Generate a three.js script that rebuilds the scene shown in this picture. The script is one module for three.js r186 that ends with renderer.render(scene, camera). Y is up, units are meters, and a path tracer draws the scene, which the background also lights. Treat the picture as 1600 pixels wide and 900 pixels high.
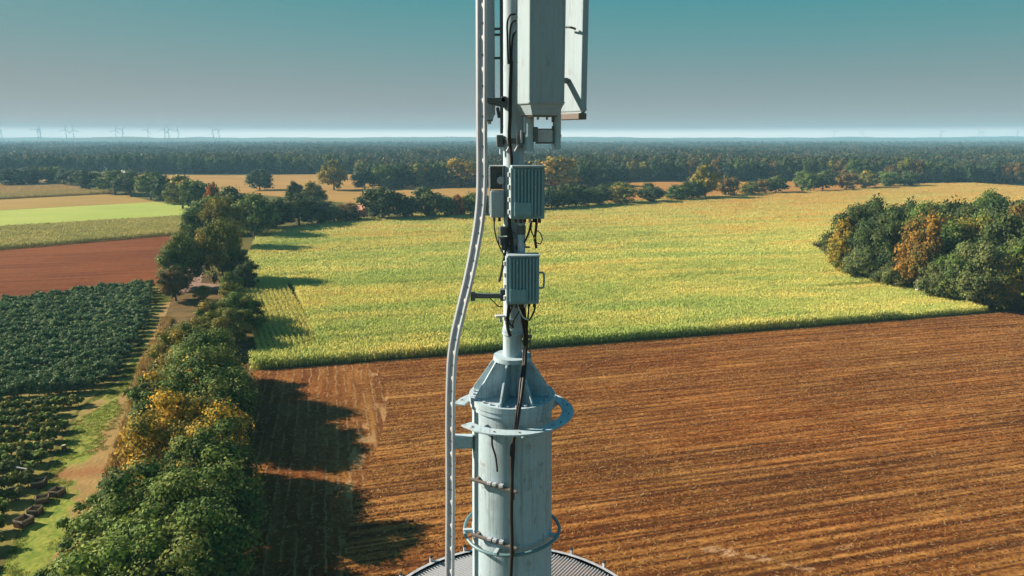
import * as THREE from 'three';
import { mergeGeometries } from 'three/addons/utils/BufferGeometryUtils.js';
import { RoundedBoxGeometry } from 'three/addons/geometries/RoundedBoxGeometry.js';

// ---------------------------------------------------------------- camera, sky, sun, exposure
const scene = new THREE.Scene();
const camera = new THREE.PerspectiveCamera(45.73, 16 / 9, 0.1, 20000);
camera.position.set(0, 40, 0);
camera.rotation.x = -THREE.MathUtils.degToRad(12.37);
const renderer = new THREE.WebGLRenderer({ antialias: true });
renderer.toneMapping = THREE.LinearToneMapping;
renderer.toneMappingExposure = 2.4;
renderer.shadowMap.enabled = true;

const SUN_AZIMUTH = THREE.MathUtils.degToRad(11), SUN_HEIGHT = THREE.MathUtils.degToRad(29);
const toSun = new THREE.Vector3(-Math.cos(SUN_HEIGHT) * Math.cos(SUN_AZIMUTH), Math.sin(SUN_HEIGHT), -Math.cos(SUN_HEIGHT) * Math.sin(SUN_AZIMUTH));
const sun = new THREE.DirectionalLight(new THREE.Color().setRGB(1.0, 0.85, 0.66), 5);
sun.position.copy(toSun).multiplyScalar(400);
sun.castShadow = true;
sun.shadow.mapSize.set(4096, 4096);
Object.assign(sun.shadow.camera, { left: -300, right: 300, top: 300, bottom: -300, near: 1, far: 1200 });
scene.add(sun);

function skyTexture() {
  const w = 1024, h = 1024, d = new Float32Array(w * h * 4);
  // elevation in degrees -> radiance
  const stops = [[-90, .40, .40, .40], [0, 1.15, .90, .72], [0.42, 1.05, .84, .69], [0.7, .165, .128, .108], [2, .118, .118, .112], [4, .088, .115, .114], [7, .048, .118, .122], [10.5, .017, .112, .122], [20, .010, .100, .128], [45, .007, .080, .118], [90, .005, .060, .098]];
  for (let j = 0; j < h; j++) {
    const e = ((j + .5) / h - .5) * 180;
    let k = 0; while (k < stops.length - 2 && stops[k + 1][0] < e) k++;
    const a = stops[k], b = stops[k + 1], t = THREE.MathUtils.clamp((e - a[0]) / (b[0] - a[0]), 0, 1);
    for (let i = 0; i < w; i++) {
      const az = ((i + .5) / w - .5) * 2 * Math.PI, er = e * Math.PI / 180;
      const c = Math.cos(er) * Math.cos(az) * toSun.x + Math.sin(er) * toSun.y + Math.cos(er) * Math.sin(az) * toSun.z;
      const g = Math.pow(Math.max(0, (c + 1) / 2), 3) * .55;              // paler towards the sun
      const o = (j * w + i) * 4;
      const q = [0, 1, 2].map((n) => a[n + 1] + (b[n + 1] - a[n + 1]) * t);
      d[o] = q[0] + g * .10; d[o + 1] = q[1] + g * .045; d[o + 2] = q[2] + g * .035; d[o + 3] = 1;
    }
  }
  const t = new THREE.DataTexture(d, w, h, THREE.RGBAFormat, THREE.FloatType);
  t.mapping = THREE.EquirectangularReflectionMapping; t.magFilter = t.minFilter = THREE.LinearFilter; t.needsUpdate = true;
  return t;
}
scene.background = skyTexture();
scene.environment = scene.background;
scene.fog = new THREE.FogExp2(new THREE.Color().setRGB(.34, .69, .95), 0.00018);

// ---------------------------------------------------------------- helpers
function mulberry(s) { return () => { s |= 0; s = s + 0x6D2B79F5 | 0; let t = Math.imul(s ^ s >>> 15, 1 | s); t = t + Math.imul(t ^ t >>> 7, 61 | t) ^ t; return ((t ^ t >>> 14) >>> 0) / 4294967296; }; }
const rnd = mulberry(7);
const rr = (a, b, r = rnd) => a + (b - a) * r();
function hash(x, y) { let h = Math.imul(x, 374761393) + Math.imul(y, 668265263) | 0; h = Math.imul(h ^ h >>> 13, 1274126177); return ((h ^ h >>> 16) >>> 0) / 4294967296; }
function noise(x, y) {
  const xi = Math.floor(x), yi = Math.floor(y); let u = x - xi, v = y - yi; u = u * u * (3 - 2 * u); v = v * v * (3 - 2 * v);
  const a = hash(xi, yi), b = hash(xi + 1, yi), c = hash(xi, yi + 1), d = hash(xi + 1, yi + 1);
  return a + (b - a) * u + (c - a) * v + (a - b - c + d) * u * v;
}
function fbm(x, y, n = 4) { let s = 0, a = .5, t = 0; for (let i = 0; i < n; i++) { s += a * noise(x + i * 17.3, y - i * 9.1); t += a; a *= .5; x *= 2.03; y *= 2.03; } return s / t; }
const clamp = THREE.MathUtils.clamp, smooth = THREE.MathUtils.smoothstep;
const mix3 = (a, b, t) => [a[0] + (b[0] - a[0]) * t, a[1] + (b[1] - a[1]) * t, a[2] + (b[2] - a[2]) * t];
const enc = (c) => Math.round(255 * clamp(c <= .0031308 ? c * 12.92 : 1.055 * Math.pow(c, 1 / 2.4) - .055, 0, 1));
// colour map from f(x, y) in metres over a box w x h metres; f returns linear [r, g, b, height 0..1]
function surface(w, h, pxw, pxh, f, bump = 0, repeat = false) {
  const c = new Uint8Array(pxw * pxh * 4), b = new Uint8Array(pxw * pxh * 4);
  for (let j = 0; j < pxh; j++) for (let i = 0; i < pxw; i++) {
    const q = f((i + .5) / pxw * w, (j + .5) / pxh * h), o = (j * pxw + i) * 4;
    c[o] = enc(q[0]); c[o + 1] = enc(q[1]); c[o + 2] = enc(q[2]); c[o + 3] = 255;
    b[o] = b[o + 1] = b[o + 2] = 255 * clamp(q[3] ?? .5, 0, 1); b[o + 3] = 255;
  }
  const tex = (a, srgb) => { const t = new THREE.DataTexture(a, pxw, pxh, THREE.RGBAFormat); if (srgb) t.colorSpace = THREE.SRGBColorSpace; t.magFilter = THREE.LinearFilter; t.minFilter = THREE.LinearMipmapLinearFilter; t.generateMipmaps = true; t.wrapS = t.wrapT = repeat ? THREE.RepeatWrapping : THREE.ClampToEdgeWrapping; t.needsUpdate = true; return t; };
  const m = new THREE.MeshPhysicalMaterial({ map: tex(c, true), roughness: 1, specularIntensity: .12 });
  if (bump) { m.bumpMap = tex(b, false); m.bumpScale = bump; }
  return m;
}
const used = {};
function numbered(n) { if (!(n in used)) { used[n] = 0; return n; } return n + '_' + String(++used[n]).padStart(3, '0'); }
function shade(o) { o.traverse((m) => { if (m.isMesh) { m.castShadow = true; m.receiveShadow = true; } }); return o; }
function tag(o, label, category, group, kind) { o.userData.label = label; if (category) o.userData.category = category; if (group) o.userData.group = group; if (kind) o.userData.kind = kind; return o; }
function thing(name, label, category, pos = [0, 0, 0], group) { const g = new THREE.Group(); g.name = numbered(name); g.position.set(...pos); tag(g, label, category, group); scene.add(g); return g; }
function part(parent, name, geo, mat, kind) { const m = new THREE.Mesh(geo, mat); m.name = name; m.castShadow = m.receiveShadow = true; if (kind) m.userData.kind = kind; parent.add(m); return m; }
function structure(name, geo, mat, label) { const m = part(scene, numbered(name), geo, mat); m.userData.kind = 'structure'; if (label) { m.userData.label = label; } return m; }
// field axes: u along the crop rows, v towards the near side
const O = [-45.6, -114.1], U = [.968, -.251], V = [.251, .968];
const fieldToWorld = (u, v) => [O[0] + u * U[0] + v * V[0], O[1] + u * U[1] + v * V[1]];
const worldToField = (x, z) => { const dx = x - O[0], dz = z - O[1]; return [dx * U[0] + dz * U[1], dx * V[0] + dz * V[1]]; };
function inside(p, poly) { let r = false; for (let i = 0, j = poly.length - 1; i < poly.length; j = i++) { const a = poly[i], b = poly[j]; if ((a[1] > p[1]) !== (b[1] > p[1]) && p[0] < (b[0] - a[0]) * (p[1] - a[1]) / (b[1] - a[1]) + a[0]) r = !r; } return r; }
// flat sheet over a polygon of [x, z]; uv measured in field axes over the box [u0, v0, w, h]
function sheet(poly, y, box) {
  const g = new THREE.ShapeGeometry(new THREE.Shape(poly.map(([x, z]) => new THREE.Vector2(x, -z)))); g.rotateX(-Math.PI / 2); g.translate(0, y, 0);
  const p = g.attributes.position, uv = g.attributes.uv;
  for (let i = 0; i < p.count; i++) { const [u, v] = worldToField(p.getX(i), p.getZ(i)); uv.setXY(i, (u - box[0]) / box[2], (v - box[1]) / box[3]); }
  return g;
}
function fieldBox(poly) { const q = poly.map(([x, z]) => worldToField(x, z)), us = q.map((a) => a[0]), vs = q.map((a) => a[1]); const u0 = Math.min(...us), v0 = Math.min(...vs); return [u0, v0, Math.max(...us) - u0, Math.max(...vs) - v0]; }
const M4 = new THREE.Matrix4(), Q = new THREE.Quaternion(), E3 = new THREE.Euler(), V3 = new THREE.Vector3(), S3 = new THREE.Vector3(), C3 = new THREE.Color();
function instanced(name, geo, mat, list, label, category) { // list of [x, y, z, turn, sx, sy, sz, r, g, b, tilt]
  const m = new THREE.InstancedMesh(geo, mat, list.length); m.name = numbered(name);
  list.forEach((a, i) => { E3.set(a[10] || 0, a[3], 0, 'YXZ'); M4.compose(V3.set(a[0], a[1], a[2]), Q.setFromEuler(E3), S3.set(a[4], a[5], a[6])); m.setMatrixAt(i, M4); m.setColorAt(i, C3.setRGB(a[7], a[8], a[9])); });
  m.castShadow = m.receiveShadow = true; m.userData.kind = 'stuff'; if (label) m.userData.label = label; if (category) m.userData.category = category; scene.add(m); return m;
}
class Tris { // loose triangles with normals and colours
  constructor() { this.p = []; this.n = []; this.c = []; }
  tri(a, b, c, n, col) { // wound so that the face looks the way its normal does
    const e = [b[0] - a[0], b[1] - a[1], b[2] - a[2]], f = [c[0] - a[0], c[1] - a[1], c[2] - a[2]]; if ((e[1] * f[2] - e[2] * f[1]) * n[0] + (e[2] * f[0] - e[0] * f[2]) * n[1] + (e[0] * f[1] - e[1] * f[0]) * n[2] < 0) [b, c] = [c, b];
    this.p.push(...a, ...b, ...c); for (let i = 0; i < 3; i++) { this.n.push(...n); this.c.push(...col); } }
  geo() { const g = new THREE.BufferGeometry(); g.setAttribute('position', new THREE.Float32BufferAttribute(this.p, 3)); g.setAttribute('normal', new THREE.Float32BufferAttribute(this.n, 3)); g.setAttribute('color', new THREE.Float32BufferAttribute(this.c, 3)); return g; }
}
const NEAR_TREES = [
  [-29.9, -48.6, 11, 12.5, 'lime', 'leafy light green tree at the bottom edge beside the grass track'],
  [-32.4, -56.7, 11.5, 13, 'green', 'dark green tree between the golden tree and the frame bottom'],
  [-37.5, -72.3, 11.5, 14.5, 'gold', 'golden yellow tree in the hedgerow beside the stubble field'],
  [-49.5, -88.7, 8, 9, 'green', 'low green tree left of the golden tree on the track side'],
  [-42.8, -87.1, 12, 13, 'greengold', 'green tree with golden sprays just above the golden tree'],
  [-52.9, -107.0, 11, 12.5, 'olive', 'broad olive green tree in the upper hedgerow'],
  [-59.0, -131.9, 9, 10, 'olive', 'topmost tree of the near hedgerow below the lane opening'],
  [-31.0, -65.3, 13, 10.5, 'greengold', 'shaded dark green tree on the field side of the golden tree'],
  [-45.2, -97.9, 12.5, 11, 'green', 'shaded green tree on the corn side of the upper hedgerow'],
  [-27.8, -54.9, 13.5, 10.5, 'green', 'shaded tree on the field side below the golden tree'],
  [-25.4, -47.1, 13, 10.5, 'green', 'shaded tree on the field side at the frame bottom'],
  [-55.4, -135.6, 10, 10, 'green', 'green tree closing the hedgerow at the corn corner'],
  [-60.3, -143.2, 10, 9, 'olive', 'olive tree just right of the lane opening'],
  [-40.4, -60.2, 6, 7, 'lime', 'small leafy tree leaning over the grass track'],
  [-54.2, -125.5, 9.5, 8.5, 'olive', 'olive tree at the corn side end of the near hedgerow'],
  [-38.1, -84.4, 12.5, 10, 'green', 'shaded green tree where hedgerow, corn and stubble meet'],
  [-37.3, -51.6, 6, 7, 'green', 'small green tree in the bottom left hedgerow corner'],
  [-42.5, -91.0, 12.5, 10, 'green', 'shaded field side tree just above the golden tree'],
  [-46.5, -97.5, 12.8, 11.5, 'green', 'shaded tree in the middle of the hedgerow on the field side'],
  [-31.5, -64.0, 12, 8, 'green', 'shaded tree between the golden tree and the lower field side trees'],
];
const MID_TREES = [
  [-80.1, -185.7, 20.3, 14.1, 'olive', 'tall olive green tree beside the lane opening'],
  [-74.6, -182.4, 11.5, 7.7, 'dark', 'dark tree between the lane opening and the corn rows'],
  [-70.6, -177.6, 9.0, 7.8, 'dark', 'shaded tree right of the lane at the corn corner'],
  [-72.3, -171.6, 6.7, 6.9, 'green', 'low green tree in front of the lane opening'],
  [-77.7, -167.3, 4.3, 4.8, 'olive', 'small olive shrub tree left of the lane opening'],
  [-88.9, -182.4, 15.5, 14.6, 'green', 'round green tree left of the lane opening'],
  [-84.6, -167.3, 8.7, 9.6, 'russet', 'rounded russet bush at the orchard corner'],
  [-104.7, -245.4, 19.9, 17.6, 'olive', 'green tree behind the tall olive one by the lane'],
  [-113.5, -245.4, 15.5, 13.9, 'green', 'green tree at the corner of the red ploughed field'],
  [-129.2, -291.4, 16.7, 16.9, 'green', ''],
  [-145.4, -332.7, 19.8, 9.3, 'orange', 'tree with an orange red crown in the left hedge'],
  [-126.4, -310.7, 18.6, 17.4, 'dark', ''],
  [-105.5, -278.0, 18.2, 18.2, 'green', ''],
  [-103.2, -297.6, 14.5, 18.4, 'dark', ''],
  [-97.1, -310.7, 15.7, 21.5, 'dark', ''],
  [-88.8, -320.1, 11.4, 18.0, 'dark', ''],
  [-80.1, -327.6, 9.8, 17.2, 'russet', ''],
  [-63.6, -335.3, 16.9, 21.3, 'dark', 'dark round tree in front of the brick farmhouse'],
  [-52.5, -340.7, 13.0, 13.4, 'blue', ''],
  [-42.6, -343.5, 16.0, 21.2, 'dark', ''],
  [-27.5, -349.1, 12.7, 8.5, 'orange', 'small orange tree in the hedge left of the mast'],
  [-32.8, -349.1, 11.7, 11.1, 'green', ''],
  [-20.5, -352.0, 13.1, 14.5, 'green', ''],
  [-10.7, -357.9, 12.0, 14.7, 'green', ''],
  [0.0, -364.0, 12.2, 15.0, 'dark', ''],
  [12.4, -376.9, 11.9, 14.1, 'dark', ''],
  [22.3, -383.6, 13.5, 17.2, 'dark', ''],
  [32.2, -390.6, 14.8, 16.0, 'dark', ''],
  [41.7, -397.9, 13.3, 15.6, 'dark', ''],
  [52.3, -405.4, 13.5, 15.8, 'dark', ''],
  [65.5, -417.3, 13.9, 18.7, 'olive', ''],
  [85.5, -425.5, 13.0, 16.7, 'dark', 'round dark green tree standing alone along the corn edge'],
  [104.4, -438.6, 11.3, 14.7, 'green', ''],
  [117.0, -447.7, 13.2, 15.8, 'dark', ''],
  [126.3, -457.2, 23.1, 19.5, 'goldgreen', 'tall yellow green tree rising above the far hedge'],
  [148.8, -472.2, 15.2, 15.8, 'russet', ''],
  [165.6, -482.8, 10.2, 13.5, 'olive', ''],
  [179.4, -493.8, 11.8, 12.8, 'russet', ''],
  [191.7, -499.6, 13.8, 18.5, 'dark', ''],
  [219.7, -517.5, 16.6, 18.3, 'green', ''],
  [239.3, -530.2, 15.6, 21.7, 'dark', ''],
  [263.9, -543.5, 14.4, 19.2, 'russet', ''],
  [282.6, -550.4, 15.1, 18.4, 'goldgreen', ''],
  [307.1, -564.7, 14.5, 19.9, 'green', ''],
  [328.7, -572.2, 13.1, 18.1, 'dark', ''],
  [-199.2, -543.5, 16.4, 20.2, 'blue', 'lone dark tree in the far golden field'],
  [-140.5, -543.5, 23.8, 22.1, 'goldgreen', 'tall lone tree turning gold in the far field'],
  [-114.7, -397.9, 16.2, 14.1, 'olive', 'small rounded tree in front of the far golden field'],
  [-125.8, -397.9, 15.5, 10.4, 'dark', ''],
  [-117.7, -550.4, 18.1, 18.4, 'blue', ''],
  [-103.7, -557.5, 19.9, 20.6, 'green', ''],
  [-89.3, -564.7, 20.6, 18.8, 'blue', ''],
  [-76.6, -572.2, 19.3, 18.0, 'olive', ''],
  [-59.3, -579.8, 21.2, 20.4, 'green', ''],
  [-43.1, -579.8, 24.3, 31.2, 'gold', 'broad orange gold tree left of the mast by the far wood'],
  [-28.4, -587.7, 20.9, 21.7, 'dark', ''],
  [34.0, -536.7, 26.9, 41.8, 'gold', 'large golden brown tree right of the radio units'],
  [56.7, -564.7, 23.2, 26.2, 'dark', ''],
  [75.3, -587.7, 19.9, 21.7, 'dark', ''],
  [-420.3, -579.8, 15.9, 22.6, 'blue', ''],
  [-413.9, -595.7, 18.0, 25.4, 'blue', ''],
  [-401.1, -604.0, 17.1, 25.7, 'green', ''],
  [-370.7, -579.8, 16.4, 21.5, 'blue', ''],
  [-329.6, -536.7, 15.7, 23.9, 'dark', ''],
  [-291.8, -505.4, 17.2, 23.5, 'green', ''],
  [-270.7, -488.3, 17.5, 20.8, 'dark', ''],
  [-240.6, -457.2, 18.5, 19.6, 'green', ''],
  [-216.0, -429.8, 18.2, 18.4, 'blue', ''],
  [-191.4, -397.9, 19.1, 18.5, 'olive', ''],
  [-167.9, -367.1, 19.4, 17.8, 'green', ''],
];
const WOOD_EDGE = [
  [97.4, -197.4, 17.9, 8.2, 'goldgreen', 'yellow green tree at the near corner of the right wood'],
  [98.2, -189.2, 9.9, 7.9, 'pale', 'low pale green tree at the wood corner'],
  [100.4, -189.2, 19.2, 10.8, 'dark', ''],
  [102.0, -184.0, 19.4, 9.8, 'dark', ''],
  [102.5, -179.2, 10.4, 6.8, 'pale', 'pale shrubby tree beside the golden birch'],
  [105.2, -173.1, 21.8, 9.9, 'birch', 'tall golden birch at the edge of the right wood'],
  [107.0, -166.7, 11.9, 8.9, 'pale', ''],
  [109.8, -164.6, 15.4, 9.4, 'green', ''],
  [112.8, -160.0, 17.0, 11.0, 'pale', ''],
  [116.9, -157.5, 14.0, 9.0, 'olive', ''],
  [120.7, -155.7, 18.5, 10.7, 'green', ''],
  [124.5, -152.1, 21.3, 13.1, 'dark', ''],
];
const FOREST_FRONT = [
  [-1.111, 776.0],
  [-0.6016, 790.0],
  [-0.2222, 790.0],
  [-0.2176, 564.7],
  [-0.0464, 579.8],
  [0.0, 564.7],
  [0.1346, 595.7],
  [0.1391, 649.1],
  [0.4174, 658.9],
  [0.5571, 621.3],
  [0.743, 604.0],
  [1.1156, 564.7],
];
const CABLE = {
  main: [[-0.007, 40.796, 0.17], [-0.02, 40.439, 0.17], [-0.021, 40.241, 0.17], [-0.028, 40.007, 0.17], [-0.007, 39.769, 0.15], [-0.021, 39.424, 0.16], [-0.028, 39.075, 0.18], [0.0, 38.828, 0.2], [-0.036, 38.133, 0.2], [-0.051, 37.899, 0.17], [-0.022, 37.782, 0.16]],
  feeder: [[0.128, 38.231, 0.3], [0.145, 37.983, 0.2], [0.169, 37.785, 0.17], [0.154, 37.565, 0.2], [0.146, 37.434, 0.27], [0.123, 37.289, 0.4], [0.1, 37.145, 0.52], [0.079, 37.043, 0.55], [0.057, 36.888, 0.58], [0.029, 36.736, 0.55], [0.0, 36.586, 0.56], [-0.007, 36.434, 0.6], [0.0, 36.269, 0.63], [-0.007, 35.83, 0.63], [0.0, 35.426, 0.635], [-0.015, 34.921, 0.63], [-0.015, 34.231, 0.63]],
  feeder2: [[0.086, 38.231, 0.3], [0.116, 37.983, 0.2], [0.139, 37.785, 0.17], [0.132, 37.565, 0.2], [0.124, 37.434, 0.27], [0.094, 37.289, 0.4], [0.079, 37.145, 0.52], [0.057, 37.043, 0.55], [0.036, 36.888, 0.58], [0.022, 36.688, 0.53], [0.022, 36.574, 0.535], [0.015, 36.401, 0.535], [0.007, 36.221, 0.54]],
  short: [[-0.226, 36.695, 0.46], [-0.226, 36.582, 0.47], [-0.19, 36.458, 0.49], [-0.176, 36.36, 0.5], [-0.168, 36.274, 0.52]],
  loopL: [[-0.199, 39.172, 0.1], [-0.193, 38.996, 0.12], [-0.15, 38.84, 0.14], [-0.093, 38.726, 0.15], [-0.072, 38.626, 0.16]],
  hang: [[-0.042, 38.935, 0.2], [-0.071, 38.784, 0.24], [-0.099, 38.622, 0.26], [-0.142, 38.443, 0.27]],
  jr1: [[0.264, 39.171, 0.28], [0.265, 39.074, 0.29], [0.252, 38.932, 0.28], [0.266, 38.822, 0.3]],
  jr2: [[0.202, 39.171, 0.28], [0.202, 39.087, 0.28], [0.182, 38.986, 0.26], [0.128, 38.864, 0.2], [0.085, 38.832, 0.18]],
  loopR: [[0.265, 39.018, 0.29], [0.307, 38.99, 0.29], [0.329, 38.92, 0.29], [0.308, 38.87, 0.29], [0.266, 38.884, 0.29]],
  yel: [[0.216, 39.122, 0.28], [0.21, 39.017, 0.28], [0.238, 38.948, 0.29], [0.266, 38.905, 0.29]],
  u1: [[0.043, 38.256, 0.28], [0.0, 38.143, 0.24], [-0.036, 38.021, 0.2], [-0.029, 37.937, 0.17], [0.022, 37.881, 0.16]],
  u2: [[0.186, 38.256, 0.28], [0.186, 38.116, 0.28], [0.175, 37.945, 0.2], [0.169, 37.788, 0.18]],
  u3: [[0.25, 38.256, 0.28], [0.258, 38.153, 0.28], [0.23, 38.059, 0.26], [0.188, 37.994, 0.24], [0.109, 38.006, 0.2]],
  u4: [[0.086, 38.256, 0.28], [0.087, 38.101, 0.22], [0.022, 37.978, 0.18], [0.0, 37.881, 0.16]],
  wht: [[0.05, 38.207, 0.26], [0.086, 38.118, 0.26], [0.13, 38.026, 0.25], [0.188, 37.996, 0.25]],
  top1: [[0.04, 41.27, 0.1], [-0.02, 41.249, 0.15], [-0.047, 41.183, 0.17], [-0.047, 41.019, 0.17], [-0.04, 40.764, 0.17]],
  top2: [[0.04, 41.204, 0.12], [0.0, 41.172, 0.16], [-0.02, 41.081, 0.18], [-0.02, 40.763, 0.18]],
  top3: [[0.04, 41.097, 0.16], [0.013, 41.043, 0.18], [0.0, 40.954, 0.18], [-0.007, 40.763, 0.18]],
  tie: [[-0.262, 38.23, 0.14], [-0.204, 38.176, 0.13], [-0.146, 38.12, 0.12], [-0.103, 38.115, 0.1]],
  rail: [[-0.301, 41.765, 0.16], [-0.305, 41.397, 0.16], [-0.314, 40.373, 0.16], [-0.323, 39.424, 0.16], [-0.347, 39.143, 0.16], [-0.4, 38.821, 0.16], [-0.476, 38.457, 0.16], [-0.568, 38.085, 0.16], [-0.639, 37.782, 0.16], [-0.681, 37.513, 0.16], [-0.702, 37.2, 0.16], [-0.717, 36.802, 0.16], [-0.737, 35.724, 0.16], [-0.765, 34.674, 0.16], [-0.791, 33.754, 0.16]],
};
// ---------------------------------------------------------------- land: ground sheet, fields, tracks
const SOIL = [.120, .038, .009], STRAW = [.41, .195, .054], DARKSOIL = [.040, .015, .007];
const groundMat = surface(400, 400, 512, 512, (x, y) => { const n = fbm(x / 18, y / 18, 5); return mix3([.06, .075, .02], [.13, .10, .03], n); }, 0, true);
{ const g = new THREE.PlaneGeometry(16000, 11000, 1, 1); g.rotateX(-Math.PI / 2); g.translate(0, 0, -4200); const uv = g.attributes.uv; for (let i = 0; i < uv.count; i++) uv.setXY(i, uv.getX(i) * 40, uv.getY(i) * 27.5); structure('ground', g, groundMat, 'open farmland reaching to the horizon'); }

// stubble field in front of the corn
const STUBBLE = [[-45.6, -114.1], [7.5, -127.4], [39.8, -135.8], [70.1, -144], [103, -152.2], [170, -170], [215, -120], [190, 25], [-2, 20], [-15, -30], [-22, -50], [-34, -78]];
const sBox = [-40, -14, 250, 160];
const headland = (u, v) => 21 + 2.2 * Math.sin(v / 13) - v * .07;      // rows along the hedge up to here
const STRIPES = [...Array(34)].map(() => [rnd(), rnd(), rnd()]);
const PALE = [[51, 68.6, 2.2, .9, .45], [53.5, 70.2, 2.6, .6, .6], [56.5, 72.6, 2.6, .45, .7], [63, 71, 1.2, .4, 0]];
const stubbleMat = surface(sBox[2], sBox[3], 2048, 1311, (a, b) => {
  const u = a + sBox[0], v = b + sBox[1], edge = headland(u, v), hl = u < edge;
  const along = hl ? v : u, across = hl ? u : v + .35 * Math.sin(u / 40);
  const row = fbm(along / 7, across * 1.35, 2), streak = fbm(along / 34 + 9, across * .42, 3), fine = noise(along * 2.6, across * 7.5), grain = noise(a * 6.1, b * 6.1);
  let t = .06 + .52 * row * row * 1.6 + .46 * (fine - .5) + .42 * (grain - .5) + .34 * (noise(a * 2.7, b * 3.1) - .5) + .55 * (streak - .5);
  const fk = across / 1.5, fd = Math.abs(fk - Math.round(fk)) * 1.5; if (!hl) t -= (1 - smooth(fd, .06, .26)) * (.25 + .55 * noise(along / 11, Math.round(fk) * 2.7));
  let c = t < 0 ? mix3(SOIL, DARKSOIL, clamp(-t * 1.8, 0, .8)) : mix3(SOIL, STRAW, clamp(t, 0, 1));
  const red = fbm(a / 22, b / 9, 3); c = [c[0] * (1 + .22 * (red - .5)), c[1] * (1 - .12 * (red - .5)), c[2] * (1 - .3 * (red - .5))];
  let hgt = t;
  if (!hl) { // wheel tracks of uneven spacing, each a pair
    for (const [s, q, k] of STRIPES) {
      const v0 = -1 + s * 92 + 2.2 * Math.sin(u / 55 + q * 6) * k, w = .07 + .10 * k;
      for (const o of [0, 1.9]) { const d = Math.abs(across - v0 - o); if (d < w * 2.2) { const on = smooth(noise(u / 16 + q * 50, o + s * 30), .25, .5) * (.45 + .5 * q); const f = (1 - smooth(d, w * .5, w * 2.2)) * on; c = mix3(c, DARKSOIL, f * .85); hgt -= f * .8; } }
    }
    for (const o of [0, 2.1]) { const d = Math.abs((v - 2) - (70 - u) * .62 - o - 5 * Math.sin(u / 26)); if (d < .5 && u < 66 && u > 22) { const f = (1 - smooth(d, .15, .5)) * .55 * smooth(noise(u / 3, 4), .2, .5); c = mix3(c, DARKSOIL, f); hgt -= f * .5; } }
  } else { // straw left in lines along the hedge
    const k = u / 1.42 + .16 * (noise(v / 1.3, 7) - .5) + .1 * (noise(v / .4, u) - .5), d = Math.abs(k - Math.round(k)) * 1.42, on = smooth(noise(v / 1.7, Math.round(k) * 3.3), .22, .55);
    c = mix3(c, mix3(SOIL, DARKSOIL, .35), .45); if (d < .15) c = mix3(c, [.30, .18, .085], on * (1 - smooth(d, .05, .15)) * .9);
    if (edge - u < 3.2) { const e = noise(u * 1.1, v / 2.4); c = mix3(c, [.40, .25, .12], smooth(e, .55, .85) * .6); }
    const p = fbm(u / 1.1 + 40, v / 1.0, 3); if (p > .72) c = mix3(c, [.30, .15, .07], smooth(p, .72, .8) * .6);
  }
  for (const [pu, pv, ru, rv, an] of PALE) { const du = u - pu, dv = v - pv, x = du * Math.cos(an) + dv * Math.sin(an), y = -du * Math.sin(an) + dv * Math.cos(an), q = (x / ru) ** 2 + (y / rv) ** 2 + 3.2 * (fbm(u * 1.3, v * 2.2, 4) - .5); if (q < 1) c = mix3(c, [.40, .25, .14], smooth(1 - q, 0, .9) * (.35 + .6 * noise(u * 5, v * 6))); }
  return [...c, clamp(hgt * .7 + .2, 0, 1)];
}, .10);
structure('stubble_field', sheet(STUBBLE, .012, sBox), stubbleMat, 'reddish brown harvested stubble field with straw rows and wheel tracks');

const CLEARINGS = [];
const CORN = [[-45.6, -114.1], [7.5, -127.4], [39.8, -135.8], [70.1, -144], [103, -152.4], [112, -156], [110, -171], [105, -189], [102, -203], [105, -225], [112, -255], [170, -280], [330, -330], [560, -430], [600, -625], [455, -613], [360, -597], [253, -524], [157, -483], [80, -430], [22, -391], [-13, -361], [-52, -349], [-76, -336], [-108, -291], [-74, -178]];
function fieldMat(poly, c1, c2, opt = {}) {
  const b = fieldBox(poly), k = opt.res || 2, px = Math.min(2048, Math.ceil(b[2] * k)), py = Math.min(2048, Math.ceil(b[3] * k)), ph = opt.phase || 0;
  const m = surface(b[2], b[3], px, py, (x, y) => { const s = fbm(x / (opt.long || 40), y / (opt.short || 2.5) + ph, 4), g = noise(x * .9, y * .9 + ph), n = fbm(x / 30 + ph, y / 30, 3); let c = mix3(c1, c2, clamp(.5 + 1.3 * (s - .5) * (opt.streak ?? 1) + .35 * (g - .5) + .9 * (n - .5), 0, 1)); c = c.map((q) => q * (opt.gain ?? .62)); return [...c, g]; }, opt.bump || 0);
  return [m, b];
}
function field(name, poly, y, c1, c2, label, opt) { const [m, b] = fieldMat(poly, c1, c2, opt); return structure(name, sheet(poly, y, b), m, label); }
field('corn_field', CORN, .006, [.11, .10, .03], [.20, .15, .05], 'soil of the large corn field', { res: 1 });
// fields on the left, near to far
const RED = [[-99, -185], [-124, -161.5], [-190, -100], [-260, -195], [-188, -246], [-142, -287], [-120, -262], [-108, -225]];
field('ploughed_field', RED, .010, [.16, .043, .011], [.28, .084, .022], 'red brown ploughed field behind the orchard', { res: 5, short: 1.1, long: 26, streak: 1.3, bump: .1 });
const STRIP_A = [[-142, -288], [-188, -247], [-330, -130], [-380, -200], [-230, -305], [-165, -351], [-148, -325]];
field('crop_strip', STRIP_A, .012, [.34, .28, .08], [.46, .34, .12], 'yellow brown crop strip', { res: 2 });
const MEADOW = [[-165, -352], [-230, -306], [-380, -201], [-480, -270], [-290, -388], [-229, -440], [-195, -422], [-172, -380]];
field('meadow', MEADOW, .016, [.25, .33, .075], [.36, .39, .10], 'smooth pale lime green meadow', { res: 1.5, streak: .6, gain: .95 });
const YELLOW = [[-229, -441], [-290, -389], [-480, -271], [-540, -330], [-341, -458], [-290, -508]];
field('stubble_strip', YELLOW, .020, [.40, .27, .075], [.52, .35, .11], 'golden straw coloured strip', { res: 1.5 });
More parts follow.
